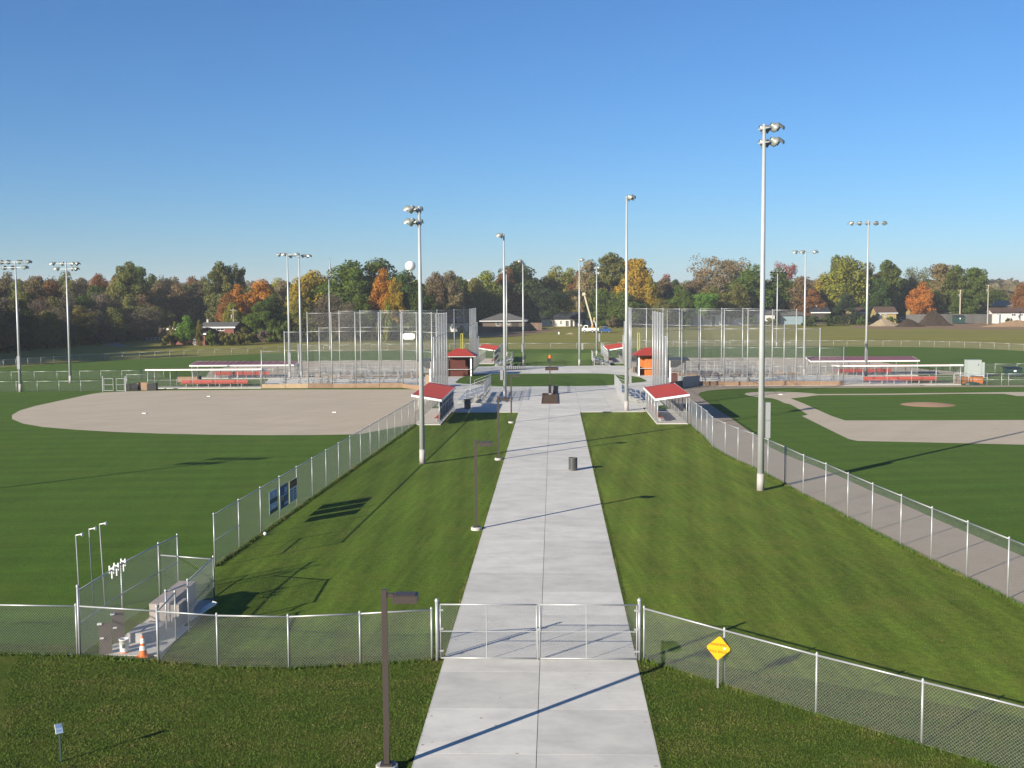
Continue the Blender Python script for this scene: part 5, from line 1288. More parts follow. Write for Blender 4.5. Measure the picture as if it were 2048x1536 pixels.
named = [
 # kind, u, top, halfwidth px, depth, colour, label
 ('tall', 262, 527, 26, 330, OLIVE, 'tall leaning olive green tree rising above the left woods'),
 ('tall', 283, 535, 18, 345, GREEN, 'green tree just right of the tall leaning olive one'),
 ('tall', 446, 527, 24, 345, OLIVE, 'tall open topped olive tree behind the pink brick house'),
 ('spread', 474, 530, 18, 350, OLIVE, 'thin forked tree touching the tall open topped olive one'),
 ('round', 525, 562, 32, 320, ORG, 'broad orange tree above the shrubs right of the pink house'),
 ('round', 482, 572, 20, 318, ORG, 'smaller orange tree left of the broad orange one'),
 ('round', 458, 588, 18, 310, RUST, 'rust red tree at the right end of the pink house roof'),
 ('round', 470, 606, 17, 304, YELGR, 'yellow green tree below the rust red one'),
 ('round', 545, 590, 26, 298, DKGREEN, 'dark green tree mass in front of the broad orange tree'),
 ('round', 520, 606, 20, 292, GREEN, 'green tree low in front of the orange foliage'),
 ('bush', 560, 640, 26, 285, GREEN, 'dense green brush at the field edge left of the backstop'),
 ('round', 600, 560, 20, 315, YEL, 'yellow tree crossed by the close pair of light poles'),
 ('round', 635, 545, 36, 322, YEL, 'broad golden yellow tree behind the wide crossarm pole'),
 ('round', 606, 600, 22, 300, OLIVE, 'olive tree low behind the close pair of light poles'),
 ('bare', 662, 588, 26, 295, GREYB, 'grey half bare tree in front of the golden yellow one'),
 ('round', 706, 526, 48, 320, GREEN, 'very large rounded green tree, left half of the biggest clump'),
 ('round', 757, 522, 50, 325, GREEN, 'very large rounded green tree, right half of the biggest clump'),
 ('round', 768, 543, 21, 305, ORG, 'orange tree glowing in front of the biggest green clump'),
 ('round', 790, 560, 16, 303, YEL, 'yellow tree right beside the orange one in the green clump'),
 ('round', 812, 545, 34, 318, DKGREEN, 'dark green tree below the water tower'),
 ('round', 846, 575, 24, 300, DKGREEN, 'dark green lower tree behind the left lawn light pole'),
 ('bush', 776, 612, 20, 285, YELGR, 'low yellow green shrub behind the near left backstop'),
 ('round', 722, 590, 22, 300, GREEN, 'green lower tree behind the near left backstop'),
 ('bare', 700, 605, 26, 288, GREYB, 'grey brown half bare tree behind the near left backstop'),
 ('round', 872, 548, 24, 350, BROWN, 'brown tree right of the dark green ones, left of the far house'),
 ('round', 900, 545, 24, 370, TANB, 'pinkish brown tree above the white house with a dark roof'),
 ('tall', 924, 556, 15, 375, GREEN, 'narrow green tree beside the pinkish brown one'),
 ('round', 950, 560, 26, 386, OLIVE, 'olive yellow tree above the left end of the hip roofed house'),
 ('round', 978, 545, 28, 384, YELGR, 'greenish yellow tree left of the rust topped dark one'),
 ('round', 1012, 540, 22, 384, RUST, 'rust brown tree behind the thin light pole'),
 ('round', 1040, 528, 42, 384, DKGREEN, 'big dark green tree behind the hip roofed house'),
 ('round', 1035, 526, 20, 392, RUST, 'rust red crown showing on top of the big dark tree'),
 ('round', 1108, 537, 28, 380, YELGR, 'bright yellow green tree behind the dark pine'),
 ('round', 1138, 540, 24, 385, YELGR, 'yellow green tree right of the brightest one'),
 ('spread', 1108, 577, 36, 336, PINEC, 'dark spreading pine in front of the white house'),
 ('pine', 1075, 596, 18, 372, PINEC, 'dark pine at the left end of the white house'),
 ('round', 1160, 545, 20, 372, RUST, 'orange brown tree behind the back right light pole'),
 ('round', 1182, 524, 28, 362, TANB, 'orange yellow tree right of the plaza light poles'),
 ('tall', 1224, 509, 36, 366, OLIVE, 'tallest olive tree right of the plaza with a feathery top'),
 ('tall', 1270, 519, 28, 360, YEL, 'golden olive tree beside the tall corner light pole'),
 ('round', 1296, 552, 18, 362, YEL, 'low golden tree at the edge of the gap in the trees'),
 ('round', 1205, 580, 26, 345, GREEN, 'green tree standing low in front of the tall olive one'),
 ('round', 1250, 585, 28, 345, GREEN, 'green tree low behind the corner light pole'),
 ('bush', 1224, 632, 14, 338, BROWN, 'brown shrub right of the blue truck'),
 ('round', 1330, 552, 17, 440, RED, 'small red tree in the gap between taller trees'),
 ('tall', 1349, 560, 9, 445, DKGREEN, 'small dark tree beside the red one in the gap'),
 ('sparse', 1430, 514, 42, 365, TANB, 'broad pale half bare tree rising above the far right backstop'),
 ('sparse', 1462, 520, 26, 372, TANB, 'pale thin tree at the right side of the broad half bare one'),
 ('round', 1390, 560, 26, 372, BROWN, 'brown tree left below the broad half bare one'),
 ('round', 1360, 580, 24, 352, GREEN, 'green tree behind the cream house'),
 ('round', 1425, 575, 28, 350, OLIVE, 'olive tree behind the white houses'),
 ('spread', 1408, 586, 20, 342, LIME, 'bright green round tree with a visible trunk before the white houses'),
 ('round', 1325, 598, 20, 350, OLIVE, 'low olive tree behind the cream house roof'),
 ('round', 1500, 534, 34, 352, GREEN, 'broad green tree left of the tallest pole'),
 ('round', 1472, 568, 22, 345, OLIVE, 'olive orange tree low at the left of the broad green one'),
 ('round', 1555, 540, 30, 356, GREEN, 'broad green tree right of the tallest pole'),
 ('sparse', 1568, 524, 17, 372, RED, 'pink red tree top showing behind the green tree right of the pole'),
 ('round', 1598, 556, 24, 350, BROWN, 'brown olive tree behind the three lamp pole'),
 ('round', 1622, 580, 20, 345, RUST, 'rust brown low tree above the dark house'),
 ('round', 1645, 552, 18, 358, YEL, 'orange yellow tree at the left of the big yellow green one'),
 ('round', 1690, 517, 38, 352, YELGR, 'big bright yellow green tree left of the five lamp pole'),
 ('tall', 1668, 512, 10, 372, OLIVE, 'thin olive tree top above the big yellow green tree'),
 ('round', 1735, 530, 24, 356, OLIVE, 'olive tinted tree behind the five lamp pole'),
 ('pine', 1690, 588, 24, 330, PINEC, 'dark pine before the yellow houses on the right'),
 ('tall', 1772, 523, 24, 352, GREEN, 'tall green tree right of the five lamp pole'),
 ('round', 1752, 560, 22, 345, DKGREEN, 'dark green tree low right of the five lamp pole'),
 ('round', 1800, 560, 22, 356, DKGREEN, 'dark green tree between the tall ones on the right'),
 ('sparse', 1830, 535, 20, 362, OLIVE, 'thin grey green tree top right of the tall green tree'),
 ('round', 1838, 567, 20, 335, ORG, 'orange and gold tree above the yellow shed on the right'),
 ('tall', 1880, 529, 24, 350, TANB, 'tan orange topped tall tree above the dirt mound'),
 ('tall', 1908, 533, 20, 346, GREEN, 'green tall tree behind the wooden utility pole'),
 ('tall', 1946, 537, 22, 344, GREEN, 'green tall tree at the right end of the tree line'),
 ('round', 1862, 580, 20, 342, OLIVE, 'olive tree low behind the dirt mound'),
 ('round', 1925, 585, 22, 338, GREEN, 'green tree low behind the grey fence'),
 ('round', 2040, 566, 16, 345, RUST, 'rust tree at the right edge above the barn roof'),
 ('round', 1990, 580, 22, 372, GREEN, 'green tree behind the beige barn roof'),
 # near the pink house
 ('round', 376, 632, 16, 272, LIME, 'bright green young tree in front of the pink brick house'),
 ('bush', 352, 645, 14, 275, OLIVE, 'olive shrub left of the bright green young tree'),
 ('tall', 402, 640, 6, 268, OLIVE, 'narrow olive sapling in front of the pink brick house'),
 ('bush', 424, 660, 12, 268, GREEN, 'green shrub in front of the pink house window'),
 ('bush', 455, 664, 20, 268, OLIVE, 'low dark brush right of the pink house wall'),
 ('bush', 495, 655, 24, 276, OLIVE, 'brown green brush patch at the field edge'),
 ('bush', 345, 668, 18, 272, OLIVE, 'low brush at the left corner of the pink house'),
 ('bush', 1655, 628, 22, 320, DKGREEN, 'dark hedge clump in front of the dark roofed house'),
 ('bush', 1620, 632, 20, 320, DKGREEN, 'dark hedge clump by the three lamp pole'),
 ('bush', 1724, 632, 12, 322, GREEN, 'green bush before the yellow house, left one'),
 ('bush', 1779, 633, 12, 322, GREEN, 'green bush beside the small loader'),
 ('bush', 1370, 628, 12, 330, DKGREEN, 'dark shrub between the cream house and white houses'),
 ('bush', 1500, 632, 15, 330, DKGREEN, 'dark round shrub right of the white houses'),
 ('bush', 1535, 636, 22, 332, OLIVE, 'olive hedge behind the tallest pole'),
 ('bush', 2015, 636, 7, 322, DKGREEN, 'small dark shrub against the white house at the right edge'),
 ('bush', 922, 650, 9, 330, DKGREEN, 'dark shrub in front of the white house with a dark roof'),
]
for k, u, top, hw, d, c, lab in named:
    tpx(k, u, top, hw, d, jit(c, .06), lab, cat='shrub' if k == 'bush' else 'tree')
MARKS = [(-40, 'at the left picture edge'), (32, 'behind the leftmost light pole'), (85, 'between the two left light poles'), (135, 'behind the second light pole'), (185, 'right of the second light pole'), (235, 'above the asphalt path'), (285, 'left of the pink brick house'), (340, 'by the pink house corner'), (390, 'behind the bright green young tree'), (440, 'behind the pink house roof'), (490, 'right of the pink house'), (545, 'left of the close pole pair'), (590, 'behind the close pole pair'), (640, 'behind the wide crossarm pole'), (700, 'behind the left part of the backstop'), (755, 'left of the blank white sign'), (822, 'below the water tower'), (870, 'right of the left lawn pole'), (910, 'behind the dark blue roofed house'), (955, 'left of the hip roofed house'), (1010, 'behind the hip roofed house'), (1060, 'right of the hip roofed house'), (1110, 'behind the dark pine'), (1160, 'behind the boom truck'), (1210, 'behind the blue pickup'), (1255, 'behind the corner light pole'), (1295, 'behind the cream house'), (1345, 'behind the low cream house'), (1395, 'behind the white gabled house'), (1435, 'behind the pale roofed house'), (1480, 'behind the house with orange planters'), (1525, 'behind the tallest pole'), (1580, 'behind the pale blue house'), (1640, 'behind the plum roofed house'), (1690, 'left of the five lamp pole'), (1735, 'behind the five lamp pole'), (1775, 'behind the yellow house'), (1812, 'above the sand pile'), (1860, 'above the dirt mound'), (1905, 'behind the grey fence'), (1945, 'right of the wooden utility pole'), (1990, 'behind the beige barn'), (2060, 'at the right picture edge')]
CN = {}
ADJ = []
def place_label(o, u, colour, what):
    m_ = min(MARKS, key=lambda k: abs(k[0] - u))[1]; ADJ.append((o, u, '%s %s, %s' % (colour, what, m_)))
def cname(c): return {GREEN: 'green', DKGREEN: 'dark green', OLIVE: 'olive', YELGR: 'yellow green', BROWN: 'brown', TANB: 'tan', GREYB: 'grey', RUST: 'rust', ORG: 'orange'}[c]
def finish_labels():
    by = {}
    for o, u, l in ADJ: by.setdefault(l, []).append((u, o))
    for l, v in by.items():
        v.sort(key=lambda k: k[0]); n = len(v)
        if len(l.split()) > 13: l = l.replace('grey bare tree', 'bare tree').replace('behind the left part of the backstop', 'behind the left backstop').replace('behind the house with orange planters', 'behind the planters house')
        w = {1: [''], 2: [', left one', ', right one'], 3: [', left one', ', middle one', ', right one'], 4: [', leftmost', ', second', ', third', ', rightmost']}.get(n) or [', number %d from left' % (i + 1) for i in range(n)]
        for (u, o), s_ in zip(v, w): o['label'] = l + s_
# left woods: rows of individual trees
random.seed(21)
WG = [('olive crowned tree in the dense woods on the left', OLIVE, 'olive trees in the left woods'), ('brown leaved tree in the dense woods on the left', BROWN, 'brown trees in the left woods'), ('dark green tree in the dense woods on the left', DKGREEN, 'dark green trees in the left woods'), ('grey bare branched tree in the dense woods on the left', GREYB, 'bare trees in the left woods'), ('rust leaved tree in the dense woods on the left', RUST, 'rust trees in the left woods')]
def wood(u, d, top, hw, wts):
    i = random.choices(range(5), wts)[0]; lab, c, g = WG[i]
    k = 'bare' if i == 3 else random.choice(('round', 'brush', 'round'))
    place_label(tpx(k, u, top, hw, d, jit(c, .3), lab, g), u, ('olive', 'brown', 'dark green', 'grey bare', 'rust')[i], 'tree in left woods %s row' % ROWN)
edge = lambda u: 238 + max(0, u) * .235                       # front edge depth of the wood
for row, (dd, tv, n) in enumerate(((0, 618, 13), (14, 590, 14), (32, 566, 14), (55, 556, 14), (85, 552, 14))):
    for i in range(n):
        u = -60 + (430 if row < 4 else 500) * (i + random.uniform(.2, .8)) / n
        if row < 2 and u > 325: continue
        ROWN = ('front', 'second', 'third', 'fourth', 'back')[row]
        wood(u, edge(u) + dd + random.uniform(-5, 5), tv + random.uniform(-5, 9) + max(0, u - 200) * .0, 26 if row < 3 else 22, ((3, 3, 3, 5, 0), (3, 3, 2, 5, 0), (4, 3, 1, 3, 1), (4, 3, 1, 2, 1), (5, 2, 1, 1, 2))[row])
# the wood goes on towards us beyond the left edge of the picture
for i in range(8):
    y = 188 + i * 7.2; x = -.455 * y - 22 - random.uniform(0, 9) - max(0, 170 - y) * .25
    lab, c, g = WG[i % 5]
    o = tree('round' if i % 4 else 'brush', x, y, random.uniform(16, 21), random.uniform(6, 8), jit(c, .25), lab, g); o['label'] = ('olive', 'brown', 'dark green', 'grey bare', 'rust')[i % 5] + ' tree at the far left edge of the woods, ' + ('nearest', 'second', 'third', 'fourth', 'fifth', 'sixth', 'seventh', 'eighth')[i]
# filler trees between the named ones, behind the houses
for i in range(74):
    u = 330 + i * 22.6 + random.uniform(-8, 8); d = random.uniform(385, 415)
    c = random.choice((OLIVE, GREEN, BROWN, TANB, DKGREEN, YELGR, OLIVE)); top = 562 + random.uniform(-6, 10)
    if u > 1960: top = 574
    place_label(tpx(random.choice(('round', 'round', 'tall')), u, top, random.uniform(18, 24), d, jit(c, .2), 'x', 'background trees behind the houses'), u, cname(c), 'tree in the rearmost line')
for i in range(46):
    u = 560 + i * 31 + random.uniform(-8, 8)
    if 940 < u < 1100 or 1380 < u < 1500: continue
    c = random.choice((OLIVE, GREEN, DKGREEN, BROWN)); place_label(tpx('round', u, 600 + random.uniform(-8, 8), random.uniform(15, 20), 366 + random.uniform(-5, 5), jit(c, .2), 'x', 'low trees between the houses'), u, 'low ' + cname(c), 'tree')
for i in range(44):                                     # brush at the foot of the left wood
    u = -30 + i * 16 + random.uniform(-5, 5)
    if 335 < u < 410: continue
    d = (edge(u) if u < 330 else 292) + random.uniform(-6, 6)
    c = random.choice((OLIVE, GREYB, DKGREEN, BROWN)); place_label(tpx('bush', u, HOR(u) + 25707 / d - random.uniform(22, 34), random.uniform(16, 22), d, jit(c, .2), 'x', 'low brush along the left woods', cat='shrub'), u, cname(c), 'brush at the foot of the woods')
for i in range(60):                                     # shrubs behind the houses
    u = 690 + i * 23 + random.uniform(-8, 8); d = 378 + random.uniform(-6, 10)
    if u < 870: d = 300
    if 870 <= u < 1200: d = 392
    c = random.choice((OLIVE, GREEN, DKGREEN, BROWN, GREEN)); place_label(tpx('bush', u, HOR(u) + 25707 / (d * DF(u)) - random.uniform(26, 38), random.uniform(15, 22), d, jit(c, .2), 'x', 'shrubs behind the houses', cat='shrub'), u, cname(c), 'shrub before the tree line')
# distant woods on the horizon: one mass
def distant():
    r = np.random.default_rng(5); V = []; n = 0
    N_ = 900
    th = r.uniform(-.50, .50, N_); d = 470 + r.random(N_) ** 1.2 * 900
    X = d * np.tan(th - .02); Z = np.array([terr(a, b) for a, b in zip(X, d)])
    k = 46
    C = np.repeat(np.stack([X, d, Z], 1), k, 0); n = N_ * k
    hh = np.repeat(r.uniform(9, 14, N_), k); ww = np.repeat(r.uniform(6, 11, N_), k)
    u = r.normal(size=(n, 3)); u /= np.linalg.norm(u, axis=1)[:, None]; u[:, 2] = np.abs(u[:, 2]) * 1.0
    pos = C + np.stack([u[:, 0] * ww, u[:, 1] * ww, u[:, 2] * hh * .75 + hh * .22], 1) * (.7 + .35 * r.random(n))[:, None]
    nrm = u + r.normal(size=(n, 3)) * .5; nrm /= np.linalg.norm(nrm, axis=1)[:, None]
    t1 = np.cross(nrm, r.normal(size=(n, 3))); t1 /= np.linalg.norm(t1, axis=1)[:, None]; t2 = np.cross(nrm, t1)
    s = (2.2 * r.uniform(.6, 1.5, n))[:, None]
    v = np.empty((n, 4, 3)); v[:, 0] = pos + t1 * s; v[:, 1] = pos + t2 * s; v[:, 2] = pos - t1 * s; v[:, 3] = pos - t2 * s
    me = bpy.data.meshes.new('woods'); me.vertices.add(n * 4); me.vertices.foreach_set('co', v.reshape(-1))
    me.loops.add(n * 4); me.loops.foreach_set('vertex_index', np.arange(n * 4, dtype=np.int32))
    me.polygons.add(n); me.polygons.foreach_set('loop_start', np.arange(0, n * 4, 4, dtype=np.int32)); me.update(calc_edges=True)
    me.materials.append(M['leaf']); o = bpy.data.objects.new('woods', me); col.objects.link(o); o.color = (.125, .105, .058, 1)
    tag(o, 'far off mixed autumn woods along the horizon', 'woods', kind='stuff')
distant()

# ================================================================== HOUSES
def house(label, u0, u1, v0, vr, ve, wallm, roofm, depth=8, kind='gable_x', wins=(), doors=(), d=None, fascia=None, chimney=None, ov=.5, cat='house'):
    """v0 ground line, ve eave line, vr ridge line (photo rows); ridge runs left-right for gable_x"""
    um = (u0 + u1) / 2; D = d or P(um, v0).y; z0 = terr(0, D)
    x0, x1 = XY(u0, D), XY(u1, D); ze = Q(um, ve, D)[1]; zr = Q(um, vr, D + depth / 2)[1]
    t = thing('house', label, cat, ((x0 + x1) / 2, D, 0), 'houses beyond the fields')
    part('wall', MB().box(x0, x1, D, D + depth, -.2, ze), wallm, t)
    if kind == 'gable_x':
        mb = MB(); a, b = x0 - ov, x1 + ov; ya, yb = D - ov, D + depth + ov; ym = D + depth / 2
        mb.add([(a, ya, ze - .1), (b, ya, ze - .1), (b, ym, zr), (a, ym, zr), (a, yb, ze - .1), (b, yb, ze - .1)], [(0, 1, 2, 3), (3, 2, 5, 4)])
        mb.add([(a, ya, ze - .28), (b, ya, ze - .28), (b, ym, zr - .18), (a, ym, zr - .18), (a, yb, ze - .28), (b, yb, ze - .28)], [(3, 2, 1, 0), (4, 5, 2, 3)])
        rf = part('roof', mb, roofm, t)
        for x in (x0, x1): part('gable', MB().add([(x, D + .01, ze - .02), (x, D + depth - .01, ze - .02), (x, ym, zr - .2)], [(0, 1, 2)]), wallm, t)
    elif kind == 'gable_y':
        mb = MB(); a, b = x0 - ov, x1 + ov; ya, yb = D - ov, D + depth + ov; xm_ = (x0 + x1) / 2; zr = Q(um, vr, D)[1]
        mb.add([(a, ya, ze - .1), (a, yb, ze - .1), (xm_, yb, zr), (xm_, ya, zr), (b, ya, ze - .1), (b, yb, ze - .1)], [(3, 2, 1, 0), (4, 5, 2, 3)])
        rf = part('roof', mb, roofm, t)
        part('gable', MB().add([(x0, D - .02, ze - .02), (x1, D - .02, ze - .02), (xm_, D - .02, zr - .2)], [(0, 1, 2)]), wallm, t)
    else:
        rf = part('roof', hip(MB(), x0, x1, D, D + depth, ze, zr, ov), roofm, t)
    if fascia: part('fascia', MB().box(x0 - ov - .02, x1 + ov + .02, D - ov - .06, D - ov - .02, ze - .42, ze - .08), fascia, t)
    if chimney:
        cx = XY(chimney, D); part('chimney', MB().box(cx - .25, cx + .25, D + depth / 2 - .3, D + depth / 2 + .3, zr - .6, zr + .7), 'polebase', rf)
    for (ua, ub, va, vb) in wins:
        xa, xb = XY(ua, D), XY(ub, D); za, zb = Q(ua, vb, D)[1], Q(ua, va, D)[1]
        w = part('window', MB().box(xa, xb, D - .06, D - .003, za, zb), 'white', t)
        part('pane', MB().box(xa + .1, (xa + xb) / 2 - .05, D - .08, D - .062, za + .1, zb - .1).box((xa + xb) / 2 + .05, xb - .1, D - .08, D - .062, za + .1, zb - .1), 'glassdark', w)
    for (ua, ub, va, m) in doors:
        xa, xb = XY(ua, D), XY(ub, D); part('door', MB().box(xa, xb, D - .05, D - .003, 0.02, Q(ua, va, D)[1]), m, t)
    return t
# pink brick house, two blocks
house('pink brick house with a grey roof, partly hidden by shrubs at left', 405, 470, 684, 644, 653, 'pinkbrick', 'greyroof', 9, d=285, wins=((417, 424.5, 656, 662), (435.5, 451.5, 656, 661.5)), fascia='white', chimney=408)
house('low pink brick wing with a white roof edge beside the pink house', 342, 404, 688, 654.5, 656, 'pinkbrick', 'white', 7, d=278, fascia='white')
house('small pink brick garage in front of the pink house', 385, 412, 687, 663, 666, 'pinkbrick', 'greyroof', 4, d=272, fascia='white', doors=((388, 394, 670, 'whitesid'),))
house('white house with a dark blue roof left of the hip roofed house', 880, 933, 663, 633, 645, 'whitesid', 'darkroof', 9, d=366, wins=((900, 904, 648, 653), (912, 916, 648, 653)))
house('brown brick house with a grey hipped roof behind the brown fence', 966, 1051, 665, 626.5, 640.5, 'tanbrick', 'greyroof', 12, kind='hip', d=388, wins=((993, 1001, 642, 652), (1016, 1021, 642, 650)), ov=1.0, doors=((1024.5, 1038, 643, 'darkwall'),), fascia='bannerwhite')
house('white house with a blue grey roof behind the dark pines', 1084, 1186, 663, 624, 637, 'whitesid', 'darkroof', 10, d=424, wins=((1100, 1105, 642, 648), (1120, 1124, 641, 649), (1131, 1138, 641, 653)), doors=((1141, 1146, 640, 'darkwall'), (1149, 1156, 640, 'darkroof'), (1165, 1171, 641, 'darkwall')))
house('cream house with dark windows behind the far right backstop', 1268, 1310, 651, 620, 629.5, 'cream', 'greyroof', 9, wins=((1272.5, 1280, 632, 640.5), (1289.5, 1298, 632, 640.5)))
house('cream house with a low roof right of the dark windowed one', 1334, 1360, 651, 622, 629, 'cream', 'greyroof', 9)
house('white two storey house with a gable among the right houses', 1386, 1404, 652, 612, 624, 'whitesid', 'greyroof', 9, kind='gable_y', wins=((1389, 1392, 618, 623),))
house('white house with a pale grey roof and a dark door', 1404, 1442, 652, 613, 628, 'whitesid', 'greyroof', 9, doors=((1423, 1429, 632, 'darkwall'),), chimney=1425)
house('white house with a long low roof and orange planters', 1444, 1486, 651, 615.5, 627, 'whitesid', 'greyroof', 9, wins=((1468, 1474, 630, 636),), doors=((1447, 1452, 629, 'darkwall'), (1458, 1462, 629, 'orangewood')))
house('small white house glimpsed right of the tallest pole', 1508, 1548, 650, 619, 628, 'whitesid', 'greyroof', 8)
house('pale blue house hidden behind trees', 1560, 1604, 649, 622, 630, 'palebluesid', 'greyroof', 8)
house('dark house with a plum brown roof right of the three lamp pole', 1622, 1656, 649, 613, 624, 'darkwall', 'darkroof', 9, fascia='white', chimney=1636)
house('yellow house with a brown roof partly behind trees', 1700, 1727, 648, 615, 624, 'yellowsid', 'brownroof', 8, wins=((1724, 1726, 627, 631),), fascia='bannerwhite')
house('yellow house with a brown roof right of the five lamp pole', 1752, 1790, 647, 613, 625, 'yellowsid', 'brownroof', 9, kind='gable_x', fascia='bannerwhite', doors=((1756, 1760, 628, 'white'),), wins=((1766, 1771, 629, 634),))
house('yellow shed with a tan roof behind the dirt mound', 1822, 1872, 646, 616, 624, 'yellowsid', 'brownroof', 8, wins=((1826, 1829, 619, 626),))
house('low house with a tan roof behind the grey fence', 1884, 1912, 645, 618, 624, 'yellowsid', 'brownroof', 7, fascia='bannerwhite')
house('beige barn with a pale metal roof at the right edge', 1968, 2036, 645, 601, 612, 'beigesid', 'tanroof', 16, d=462, cat='barn')
house('white house with a brown roof at the right edge', 1982, 2060, 645, 615, 624.5, 'whitesid', 'brownroof', 9, wins=((1990, 1994, 627, 632), (2019, 2028, 627.5, 632), (2036, 2042, 627.5, 632)))
house('flat white building glimpsed above the trees left of centre', 908, 940, 600, 559.5, 562, 'cream', 'white', 10, d=640, cat='building')
single('garden_shed', MB().box(XY(1986, 428), XY(2006, 428), 428, 430.5, 0, Q(1990, 629, 428)[1]), 'whitesid', 'white garden shed in front of the white house at right', 'shed', (XY(1996, 428), 428, 0))

# plank fences
def plank_fence(label, px, hpx, m, group=None, w=1.15):
    g = [P(*p) for p in px]; t = thing('plank_fence', label, 'fence', tuple(g[0]), group)
    for i in range(len(g) - 1):
        a, b = g[i], g[i + 1]; L_ = (b - a).length; n = max(1, int(L_ / w))
        h0, h1 = (Q(px[i][0], hpx[i], a.y)[1], Q(px[i + 1][0], hpx[i + 1], b.y)[1])
        for k in range(n):
            p, q = a.lerp(b, k / n), a.lerp(b, (k + .985) / n); h = h0 + (h1 - h0) * k / n + random.uniform(-.04, .04)
            o = part('plank', MB().beam((p.x, p.y, h / 2), (q.x, q.y, h / 2), .05, h), m, t)
plank_fence('brown wooden fence in front of the hip roofed house', [(957, 666), (1045, 662.5), (1061, 661), (1084, 661)], [653, 653, 645.5, 646], 'fencewood')
plank_fence('grey wooden fence running behind the dirt mound', [(1812, 649), (1870, 648), (1985, 645.5)], [629, 628, 628.5], 'fencegrey', w=1.5)

# ================================================================== MOUNDS
def heap(name, label, cat, u0, u1, vtop, vbase, m, seed, depth=.45, group=None, upk=.5):
    pb = P((u0 + u1) / 2, vbase); x0, x1 = XY(u0, pb.y), XY(u1, pb.y); H_ = Q((u0 + u1) / 2, vtop, pb.y + 4)[1]
    w = (x1 - x0) / 2; cx = (x0 + x1) / 2 ; dd = w * depth; r = np.random.default_rng(seed); cy = pb.y + dd
    mb = MB(); n, k = 36, 14; vs = []
    ph = r.uniform(0, 6.28, 6)
    for j in range(k + 1):
        f = 1 - j / k
        for i in range(n):
            a = 2 * pi * i / n; wob = 1 + .10 * sin(3 * a + ph[0]) + .06 * sin(7 * a + ph[1]) + r.uniform(-.03, .03)
            z = H_ * (.55 * (1 - f) + .45 * (1 + cos(pi * f)) / 2) * (1 + r.uniform(-.07, .07)) if j else -.05
            vs.append((cx + (upk - .5) * 2 * w * (1 - f) + w * f * cos(a) * wob, cy + dd * f * sin(a) * wob, z))
    mb.add(vs, [(j * n + i, j * n + (i + 1) % n, (j + 1) * n + (i + 1) % n, (j + 1) * n + i) for j in range(k) for i in range(n)])
    return single(name, mb, m, label, cat, (cx, cy, 0), group, smooth=False)
heap('dirt_mound', 'large dark brown dirt mound by the grey fence', 'dirt mound', 1832, 1908, 620.5, 652, 'soil', 1, .4, upk=.47)
heap('dirt_mound', 'low dark brown dirt mound in front of the large one', 'dirt mound', 1788, 1850, 637, 654, 'soil', 2, .35, upk=.45)
heap('sand_pile', 'pale sand pile left of the dirt mounds', 'sand pile', 1738, 1808, 637, 652.5, 'sandpile', 3, .35, upk=.4)
heap('dirt_mound', 'low flat brown earth bank at the right edge', 'dirt mound', 1960, 2120, 640.5, 654, 'bare', 4, .25)
heap('dirt_mound', 'tiny grey dirt pile on the grass before the white house', 'dirt mound', 1131, 1152, 664.5, 668.5, 'sandpile', 5, .3)

# utility poles
def upole(label, u, vb, vt, r=.16, cross=False, d=None):
    p = P(u, vb) if d is None else Vector((XY(u, d), d, 0)); H_ = Q(u, vt, p.y)[1]
    t = thing('utility_pole', label, 'utility pole', (p.x, p.y, 0), 'wooden utility poles')
    part('pole', MB().tube((p.x, p.y, 0), (p.x, p.y, H_), r, r * .75, n=8), 'utilwood', t)
    part('transformer', MB().tube((p.x - .38, p.y - .1, H_ - 2.6), (p.x - .38, p.y - .1, H_ - 1.6), .24, n=10), 'boxgrey', t)
    part('crossarm', MB().box(p.x - .9, p.x + .9, p.y - .24, p.y - .14, H_ - .5, H_ - .36), 'utilwood', t)
upole('wooden utility pole by the dark teal dumpster', 1919.5, 646, 579.5, .28)
upole('thin utility pole far behind the beige barn', 1972, 0, 569, .2, d=420)
upole('thin utility pole right of the pink brick house', 470, 0, 617, .16, d=300)
upole('grey utility pole beside the far left backstop wing', 929, 0, 612, .16, d=335)
# water tower and spire
D = 1250; cx = XY(824, D); z = Q(824, 532, D)[1]; rr = 10.8 / FPX * D
t = thing('water_tower', 'white globe water tower above the trees', 'water tower', (cx, D, 0))
part('tank', MB().lathe([(.001, z - rr * .95), (rr * .45, z - rr * .85), (rr * .8, z - rr * .55), (rr, z), (rr * .85, z + rr * .5), (rr * .5, z + rr * .82), (.001, z + rr * .93)], 28, Matrix.Translation((cx, D, 0))), 'white', t, smooth=True)
part('stem', MB().lathe([(rr * .5, z - rr * 3.5), (rr * .28, z - rr * 2), (rr * .3, z - rr * .95)], 16, Matrix.Translation((cx, D, 0))), 'white', t, smooth=True)
part('stem', MB().tube((cx, D, 0), (cx, D, z - rr * 3.4), rr * .5, n=12), 'white', t)
D = 900; cx = XY(664.5, D); z = Q(664, 519, D)[1]; zb = Q(664, 541, D)[1]
t = thing('church_spire', 'thin grey church spire above the golden tree', 'church spire', (cx, D, 0))
part('spire', MB().lathe([(1.15, zb), (.62, zb + (z - zb) * .45), (.05, z)], 8, Matrix.Translation((cx, D, 0))), 'boxgrey', t)
part('tower', MB().box(cx - 1.1, cx + 1.1, D - 1.1, D + 1.1, 0, zb), 'boxgrey', t)
part('cross', MB().box(cx - .08, cx + .08, D - .08, D + .08, z, z + 1.6).box(cx - .5, cx + .5, D - .07, D + .07, z + .9, z + 1.1), 'dark', t)

